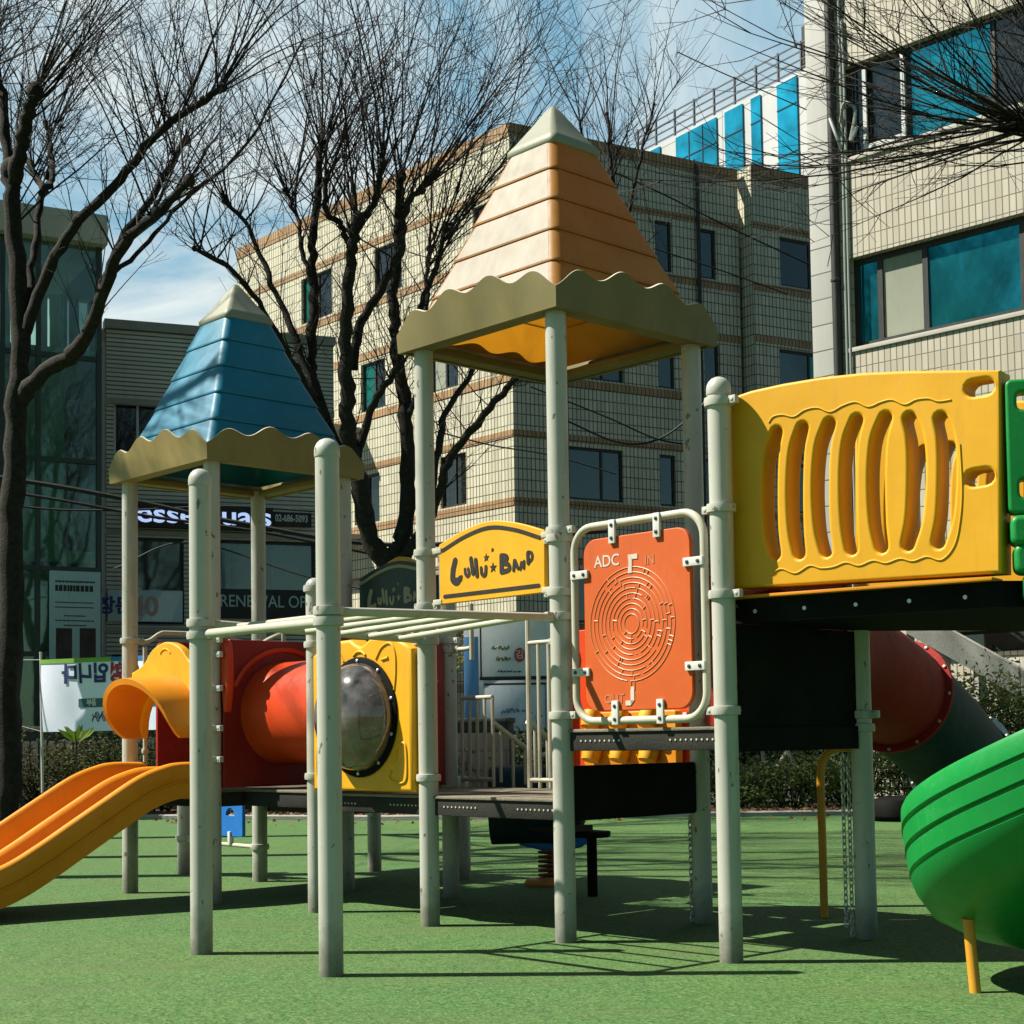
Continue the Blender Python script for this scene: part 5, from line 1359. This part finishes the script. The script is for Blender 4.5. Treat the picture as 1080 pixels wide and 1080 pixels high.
for (z0, z1) in bands:
    mb = MB(); mb.box(xS, -.02, z0, lenL-.02, -.0015, z1); mb.build('band', tB, lf, local=True)
mb = MB(); mb.box(xS+.05, .5, -.1, lenL-.6, 1.2, top-.5); mb.build('core', F_dark, lf, local=True)
mb = MB()
for z in (Z(430), Z(550)): mb.box(7.5, -1.0, z, 9.8, -.003, z+.14); 
mb.build('balcony_slab', stone_sill, lf, local=True)

# ---- distant white and blue building
fb = Fac((7.2, 78), (.55, -.83))
db = thing('striped_tower', 'distant white building with vertical blue glass stripes and rooftop railing', 'building', fb.o, fb.rz)
wW = tile('white_cladding', (.62, .63, .61), (.66, .66, .64), (.30, .31, .31), 6, 2.2, .03, (.4, .4, .38), .25, .4)
def bx(x, y=150): return fb.px(x, y)[0]
zt_ = fb.px(770, 113)[1]
xA, xB_ = bx(668, 170), bx(905, 60)
mb = MB(); mb.box(xA, 0, 0, xB_, 14, zt_); mb.build('wall', wW, db, local=True)
G_blue = glassy('blue_stripe_glass', (.012, .30, .46), .35, .12, wav=.06)
for (a, b) in ((670, 697), (714, 757), (766, 785), (794, 804), (822, 843), (868, 890)):
    mb = MB(); mb.box(bx(a), -.09, 3, bx(b), -.003, zt_-.18); g = mb.build('glass_stripe', G_blue, db, local=True)
    mb = MB(); z = zt_-1.4
    while z > 4: mb.box(bx(a), -.12, z-.03, bx(b), -.093, z+.03); z -= 2.2
    n = max(1, int((bx(b)-bx(a))/1.0))
    for k in range(1, n): x = bx(a)+(bx(b)-bx(a))*k/n; mb.box(x-.03, -.124, 3, x+.03, -.094, zt_-.2)
    mb.build('mullion', plastic('blue_mullion', (.005, .08, .13), .4, .1), g, local=True)
mb = MB()
for k in range(4): mb.box(xA, .3, zt_+.3+.38*k, xB_, .36, zt_+.36+.38*k)
x = xA
while x < xB_: mb.box(x-.04, .28, zt_-.0, x+.04, .38, zt_+1.55); x += 1.5
mb.build('railing', plastic('grey_railing', (.10, .11, .12), .5, .1), db, local=True)
mb = MB(); z = zt_; mb.box(bx(838, 80), .5, z, bx(853, 80), 2, z+2.3); mb.build('vent_box', F_dark, db, local=True)

# ---- left siding building
fs_ = Fac((-9.2, 35), (.93, .36))
sb = thing('siding_building', 'low grey building with horizontal ribbed siding behind the blue roofed tower', 'building', fs_.o, fs_.rz)
sid = tile('ribbed_siding', (.66, .63, .52), (.76, .72, .60), (.10, .097, .085), 30, .10, .017, (.08, .075, .06), .45, .5)
zt2 = fs_.px(150, 342)[1]
def sop(x0, y0, x1, y1):
    a = fs_.px(x0, y1); b = fs_.px(x1, y0); return (a[0], a[1], b[0], b[1])
so = [sop(120, 428, 205, 484), sop(128, 568, 194, 658), sop(230, 572, 333, 652), sop(240, 432, 300, 486), sop(118, 690, 128, 790)]
mb = MB(); xR = fs_.px(352, 420)[0]
wall(mb, 0, xR, -.1, zt2, so, dep=.2); mb.add([(xR, 0, -.1), (xR, 8, -.1), (xR, 8, zt2), (xR, 0, zt2)], [(0, 1, 2, 3)]); mb.add([(0, 0, zt2), (xR, 0, zt2), (xR, 8, zt2), (0, 8, zt2)], [(0, 1, 2, 3)])
mb.build('wall', sid, sb, local=True, flat=True)
mb = MB(); mb.box(.1, .6, -.1, xR-.2, 7.9, zt2-.2); mb.build('core', rough_mat('dark_room', (.26, .24, .20), (.40, .36, .30), .8), sb, local=True)
cg = clearglass('shop_glass', (.62, .70, .66), .06, .04, 1.45, .04)
window(sb, *so[0][:2], *so[0][2:], [so[0][0]+.55, so[0][0]+1.5], F_white, [G_dark, G_dark, G_green], dep=.2, fw=.06)
for k in (1, 2): window(sb, *so[k][:2], *so[k][2:], [], F_dark, [cg], dep=.2, fw=.07)
window(sb, *so[3][:2], *so[3][2:], [so[3][0]+.7], F_dark, [G_dark], dep=.2, fw=.06)
mb = MB(); mb.box(-.03, -.08, zt2-.16, xR+.03, .3, zt2+.05); zc_ = fs_.px(160, 425)[1]; mb.box(0, -.06, zc_-.08, xR, -.002, zc_+.06); zc_ = fs_.px(160, 562)[1]; mb.box(0, -.05, zc_-.06, xR, -.002, zc_+.05); zc_ = fs_.px(160, 664)[1]; mb.box(0, -.05, zc_-.05, xR, -.002, zc_+.05)
mb.build('trim', plastic('grey_trim', (.34, .32, .26), .5, .1), sb, local=True)
mb = MB(); r = random.Random(9)
for (xa, xb) in ((fs_.px(236, 600)[0], fs_.px(248, 600)[0]), (fs_.px(290, 600)[0], fs_.px(331, 600)[0])):
    n = int((xb-xa)/.03); z0, z1 = so[2][1]+.1, so[2][3]-.05
    v = [(xa+.03*k, .36+.035*math.sin(k*1.1)+.01*r.random(), z) for z in (z0, z1) for k in range(n+1)]
    mb.add(v, [(k, k+1, n+2+k, n+1+k) for k in range(n)])
mb.build('curtain', plastic('pale_teal_curtain', (.50, .70, .62), .8, .1), sb, local=True, ang=80)
def onfac(F, name, label, cat, loc=(0, 0)):
    return thing(name, label, cat, F.o, F.rz)
# signs on it
sg = onfac(fs_, 'shop_sign', 'black fascia sign with glowing pale blue letters above the shop windows', 'sign')
a = fs_.px(133, 549); b = fs_.px(327, 532)
z0, z1 = fs_.px(240, 560)[1], fs_.px(240, 534)[1]
mb = MB(); mb.box(a[0], -.20, z0, fs_.px(286, 540)[0], -.0525, z1, None, .01); mb.build('panel', M['ink'], sg, local=True)
mb = MB(); mb.box(fs_.px(286, 540)[0]+.01, -.14, fs_.px(300, 556)[1], b[0], -.053, fs_.px(300, 541)[1], None, .006); mb.build('phone_panel', M['ink'], sg, local=True)
em = bpy.data.materials.new('lit_letters'); em.use_nodes = True; bs = em.node_tree.nodes['Principled BSDF']; bs.inputs['Base Color'].default_value = (.35, .42, .75, 1); bs.inputs['Emission Color'].default_value = (.46, .60, .95, 1); bs.inputs['Emission Strength'].default_value = .42
FR = Matrix(((1, 0, 0, 0), (0, 0, -1, 0), (0, 1, 0, 0), (0, 0, 0, 1)))   # xy text plane -> facade plane
def ftext(par, body, cx, cz, size, mat, bold=.004, y=-.205, h=.004, space=1.0, name='lettering', fit=None):
    me = text_mesh(body, size, h, bold, 'CENTER', space)
    if fit:
        xs = [v.co.x for v in me.vertices]; s_ = fit/(max(xs)-min(xs)); m0 = (max(xs)+min(xs))/2
        for v in me.vertices: v.co.x = (v.co.x-m0)*s_
    mb = MB(); mb.mesh(me, Matrix.Translation((cx, y, cz)) @ FR); return mb.build(name, mat, par, local=True)
xe0, xe1 = fs_.px(143, 545)[0], fs_.px(284, 545)[0]
ftext(sg, 'esselduals', (xe0+xe1)/2, (z0+z1)/2+.02, .62, em, .010, fit=xe1-xe0)
ftext(sg, '02-686-5093', fs_.px(306, 548)[0], fs_.px(306, 548)[1], .23, M['white'], .004, y=-.145, fit=fs_.px(323, 548)[0]-fs_.px(289, 548)[0])
wb = onfac(fs_, 'window_banner', 'pale teal vinyl banner with a large 40 under the left shop window', 'banner')
o = so[1]; zb2 = fs_.px(160, 623)[1]
mb = MB(); mb.box(fs_.px(113, 640)[0], -.09, o[1]+.05, o[2]-.05, -.055, zb2, None, .004); mb.build('sheet', plastic('teal_vinyl', (.48, .66, .68), .5, .15, scale=.8), wb, local=True)
ftext(wb, '40', fs_.px(152, 638)[0], (zb2+o[1])/2, .62, plastic('pink_brown_print', (.55, .36, .32), .5, .1), .02, y=-.094)
ftext(wb, '장든', fs_.px(121, 638)[0], (zb2+o[1])/2, .42, navy, .015, y=-.094)
mb = MB(); mb.add([(o[2]-1.0, -.093, o[1]+.06), (o[2]-.3, -.093, o[1]+.06), (o[2]-.08, -.093, zb2-.04), (o[2]-.5, -.093, zb2-.04)], [(0, 1, 2, 3)]); mb.build('pale_flash', plastic('pale_print', (.70, .82, .82), .5, .1), wb, local=True, flat=True)
ro_ = onfac(fs_, 'opening_banner', 'dark strip banner reading RENEWAL OPEN across the right shop window', 'banner')
o = so[2]; zq0, zq1 = fs_.px(280, 653)[1], fs_.px(280, 622)[1]
mb = MB(); mb.box(o[0]+.03, -.075, zq0, o[2]+.2, -.052, zq1, None, .004); mb.build('sheet', plastic('dark_vinyl', (.018, .022, .02), .5, .1), ro_, local=True)
ftext(ro_, 'RENEWAL OPEN', (fs_.px(232, 640)[0]+fs_.px(340, 640)[0])/2, (zq0+zq1)/2+.05, .40, plastic('pale_teal_print', (.45, .64, .58), .5, .1), .001, y=-.08, fit=fs_.px(340, 640)[0]-fs_.px(232, 640)[0])

# ---- glass stairwell
fg = Fac((-8.75-.876*12, 33-.482*12), (.876, .482))
gt = thing('glass_stairwell', 'glazed green stairwell block with a concrete cap at the left edge', 'building', fg.o, fg.rz)
W = 12.0; zc0, zc1 = fg.px(107, 262)[1], fg.px(107, 231)[1]
cc_ = rough_mat('dark_concrete', (.46, .43, .36), (.58, .54, .45), 1.5, .8, .4, 30)
mb = MB(); mb.box(-.3, -.30, zc0, W+.05, 4.4, zc1, None, .02); mb.build('roof_cap', cc_, gt, local=True)
gg = clearglass('green_tinted_glass', (.62, .82, .72), .05, .03, 1.5, .05)
mb = MB(); mb.box(0, 0, -.05, W, .03, zc0); mb.build('glazing', gg, gt, local=True)
mb = MB(); mb.box(W-.03, .04, -.05, W, 4.2, zc0); mb.build('side_glazing', gg, gt, local=True)
zf = [fg.px(60, y)[1] for y in (365, 575, 600, 690)]
mb = MB()
for x in (fg.px(107, 400)[0]-.06, fg.px(40, 400)[0], fg.px(2, 400)[0], fg.px(-40, 400)[0], fg.px(75, 400)[0] if False else fg.px(-80, 400)[0]): mb.box(x-.05, -.06, 0, x+.05, -.003, zc0)
for y in (375, 485, 600, 690): z = fg.px(60, y)[1]; mb.box(0, -.05, z-.05, W-.1, -.004, z+.05)
mb.build('mullion', plastic('dark_green_mullion', (.03, .05, .042), .4, .1), gt, local=True)
mb = MB()
for z in (zf[0], fg.px(60, 580)[1]): mb.box(.05, .1, z-.25, W-.1, 4.0, z)
mb.build('floor_slab', plastic('green_grey_slab', (.45, .62, .52), .6, .1), gt, local=True)
mb = MB(); mb.box(0, 4.2, -.05, W, 4.4, zf[0]-.2); mb.box(.05, .5, 0, W-.15, 4.1, fg.px(60, 600)[1]-.3); mb.box(.02, .9, 0, W-.6, 1.1, zf[0]-.26); mb.build('back_wall', rough_mat('shadowed_wall', (.50, .56, .48), (.66, .72, .62)), gt, local=True)
mb = MB()
for x in (W-.12, fg.px(88, 300)[0], fg.px(66, 300)[0], fg.px(45, 300)[0], fg.px(20, 300)[0]): mb.box(x-.10, 4.0, zf[0], x+.10, 4.2, zc0)
mb.build('column', cc_, gt, local=True)
mb = MB(); a = fg.px(58, 545); b = fg.px(78, 572); mb.tube([(a[0], 1.0, a[1]+1.2), (b[0]+.3, 1.0, b[1])], .05, 6); mb.tube([(a[0]-.5, .5, zf[0]-.3), (a[0]-.5, .5, 5)], .05, 8); mb.build('handrail', M['white'], gt, local=True)
pst = onfac(fg, 'door_poster', 'pale teal clinic style poster with small print on the stairwell glass', 'poster')
a = fg.px(51, 690); b = fg.px(105, 604)
mb = MB(); mb.box(a[0], -.085, fg.px(80, 700)[1], b[0], -.065, b[1], None, .004); mb.build('sheet', plastic('teal_poster', (.42, .60, .58), .4, .1, scale=.7), pst, local=True)
mb = MB(); r = random.Random(13)
for (yy_, h_, n) in ((614, 2.0, 9), (621, 6.5, 8), (636, 1.2, 14), (641, 1.2, 14), (650, 1.3, 8), (655, 1.3, 9), (660, 1.3, 8)):
    xa, xb = (a[0]+.12, b[0]-.12) if n != 8 or h_ > 2 else (a[0]+.3, b[0]-.3)
    z = fg.px(78, yy_)[1]; hh = h_/F_PX*32
    x = xa
    while x < xb-.03:
        w_ = r.uniform(.5, 1.0)*(xb-xa)/n; mb.box(x, -.089, z-hh/2, min(x+w_*.8, xb), -.0855, z+hh/2); x += w_
mb.build('small_print', M['ink'], pst, local=True)
mb = MB()
for (xa, xb) in ((58, 75), (83, 100)): p0 = fg.px(xa, 700); p1 = fg.px(xb, 663); mb.box(p0[0], -.09, p0[1]+.05, p1[0], -.0856, p1[1])
mb.build('photo_print', plastic('brown_photo', (.035, .02, .015), .5, .4, scale=5), pst, local=True)

# ---- utility cables
cbm = plastic('black_cable', (.015, .015, .014), .6, .1)
def cable(pts, Y0, Y1, r, label, name='utility_cable'):
    n = len(pts); mb = MB(); mb.tube(smooth([at(x, y, Y0+(Y1-Y0)*k/(n-1)) for k, (x, y) in enumerate(pts)], 8), r, 5)
    tag(mb.build(name, cbm), label, 'cable', 'overhead utility cables')
cable([(-60, 495), (60, 513), (150, 530), (260, 553), (420, 575), (640, 560)], 27, 29, .045, 'thick black cable bundle sagging across the glass stairwell and shop sign')
cable([(-60, 508), (60, 527), (160, 545), (280, 562), (420, 590)], 27, 29, .03, 'thinner black cable just below the thick bundle at the left')
cable([(-60, 520), (40, 536), (130, 538), (240, 534), (340, 540)], 27.4, 29, .02, 'black cable crossing the thick bundle near the glass stairwell')
cable([(120, 600), (200, 572), (330, 610), (480, 640)], 28, 28, .014, 'thin cable looping below the pale blue shop letters')
cable([(560, 408), (640, 440), (690, 462), (730, 470)], 36, 36, .022, 'black cable sagging between the tan roof posts in front of the tiled block')
cable([(596, 443), (650, 466), (690, 465), (728, 440), (760, 405)], 36, 36, .026, 'black cable curving up to the right above the orange maze board')
cable([(640, 178), (700, 205), (770, 240), (860, 282)], 38, 40, .022, 'black cable running down across the upper storey of the tiled block')
cable([(690, 262), (760, 285), (830, 310)], 38, 40, .018, 'lower parallel cable on the upper storey of the tiled block')
cable([(715, 55), (760, 76), (856, 118)], 45, 45, .018, 'single thin cable against the sky left of the striped tower')
cable([(460, 455), (520, 470), (580, 480), (650, 500)], 34, 34, .018, 'thin cable behind the tall tan tower at the corner of the tiled block')

# ================================================================== SKY AND SUN
LD = V((2.13, -.115, -2.5)).normalized()
sun = bpy.data.lights.new('sun', 'SUN'); sun.energy = SUN_E; sun.angle = rad(.5); sun.color = (1, .945, .84)
so_ = bpy.data.objects.new('sun', sun); COL.objects.link(so_); so_.rotation_euler = LD.to_track_quat('-Z', 'Y').to_euler(); so_.location = (-20, 0, 30)
el = math.asin(-LD.z); az = math.atan2(-LD.x, -LD.y)
w = bpy.data.worlds.new('World'); SC.world = w; w.use_nodes = True
nt = w.node_tree; bg = nt.nodes['Background']; bg.inputs['Strength'].default_value = SKY_S
sk = N(nt, 'ShaderNodeTexSky', sky_type='NISHITA'); sk.sun_disc = False; sk.sun_elevation = el; sk.sun_rotation = az; sk.air_density = 1.0; sk.dust_density = .6; sk.ozone_density = 1.4
tc = N(nt, 'ShaderNodeTexCoord'); sp = N(nt, 'ShaderNodeSeparateXYZ'); nt.links.new(tc.outputs['Generated'], sp.inputs[0])
zz = math_(nt, 'ADD', math_(nt, 'MAXIMUM', sp.outputs['Z'], 0.0), .22)
cb = N(nt, 'ShaderNodeCombineXYZ'); nt.links.new(math_(nt, 'DIVIDE', sp.outputs['X'], zz), cb.inputs['X']); nt.links.new(math_(nt, 'DIVIDE', sp.outputs['Y'], zz), cb.inputs['Y'])
mp = N(nt, 'ShaderNodeMapping'); mp.inputs['Location'].default_value = (CLOUD_X, 1.3, 0); mp.inputs['Scale'].default_value = (1.0, .8, 1); nt.links.new(cb.outputs[0], mp.inputs['Vector'])
cn = noise(nt, mp.outputs['Vector'], 2.1, 10, .60, .7)
north = math_(nt, 'MULTIPLY', ramp(nt, sp.outputs['Y'], .35, .80), ramp(nt, sp.outputs['Z'], .72, .45))  # clouds and veil only in view; unseen sky kept dark to cut fill
cl_ = math_(nt, 'MULTIPLY', ramp(nt, cn, .40, .64), north)
veil = math_(nt, 'MULTIPLY', math_(nt, 'ADD', math_(nt, 'MULTIPLY', noise(nt, mp.outputs['Vector'], .7, 5), .5), .55), north)
sk_t = mixc(nt, 1.0, sk.outputs['Color'], (SKY_T), 'MULTIPLY')
mx = mixc(nt, veil, sk_t, VEIL)
mx = mixc(nt, math_(nt, 'MULTIPLY', cl_, .95), mx, CLOUD)
nt.links.new(mx, bg.inputs['Color'])
vs_ = SC.view_settings; vs_.view_transform = 'Standard'; vs_.look = 'None'; vs_.exposure = EXPO; vs_.gamma = 1.0; vs_.use_curve_mapping = False
SC.render.engine = 'CYCLES'; SC.cycles.max_bounces = 8; SC.cycles.transparent_max_bounces = 16; SC.cycles.use_denoising = True
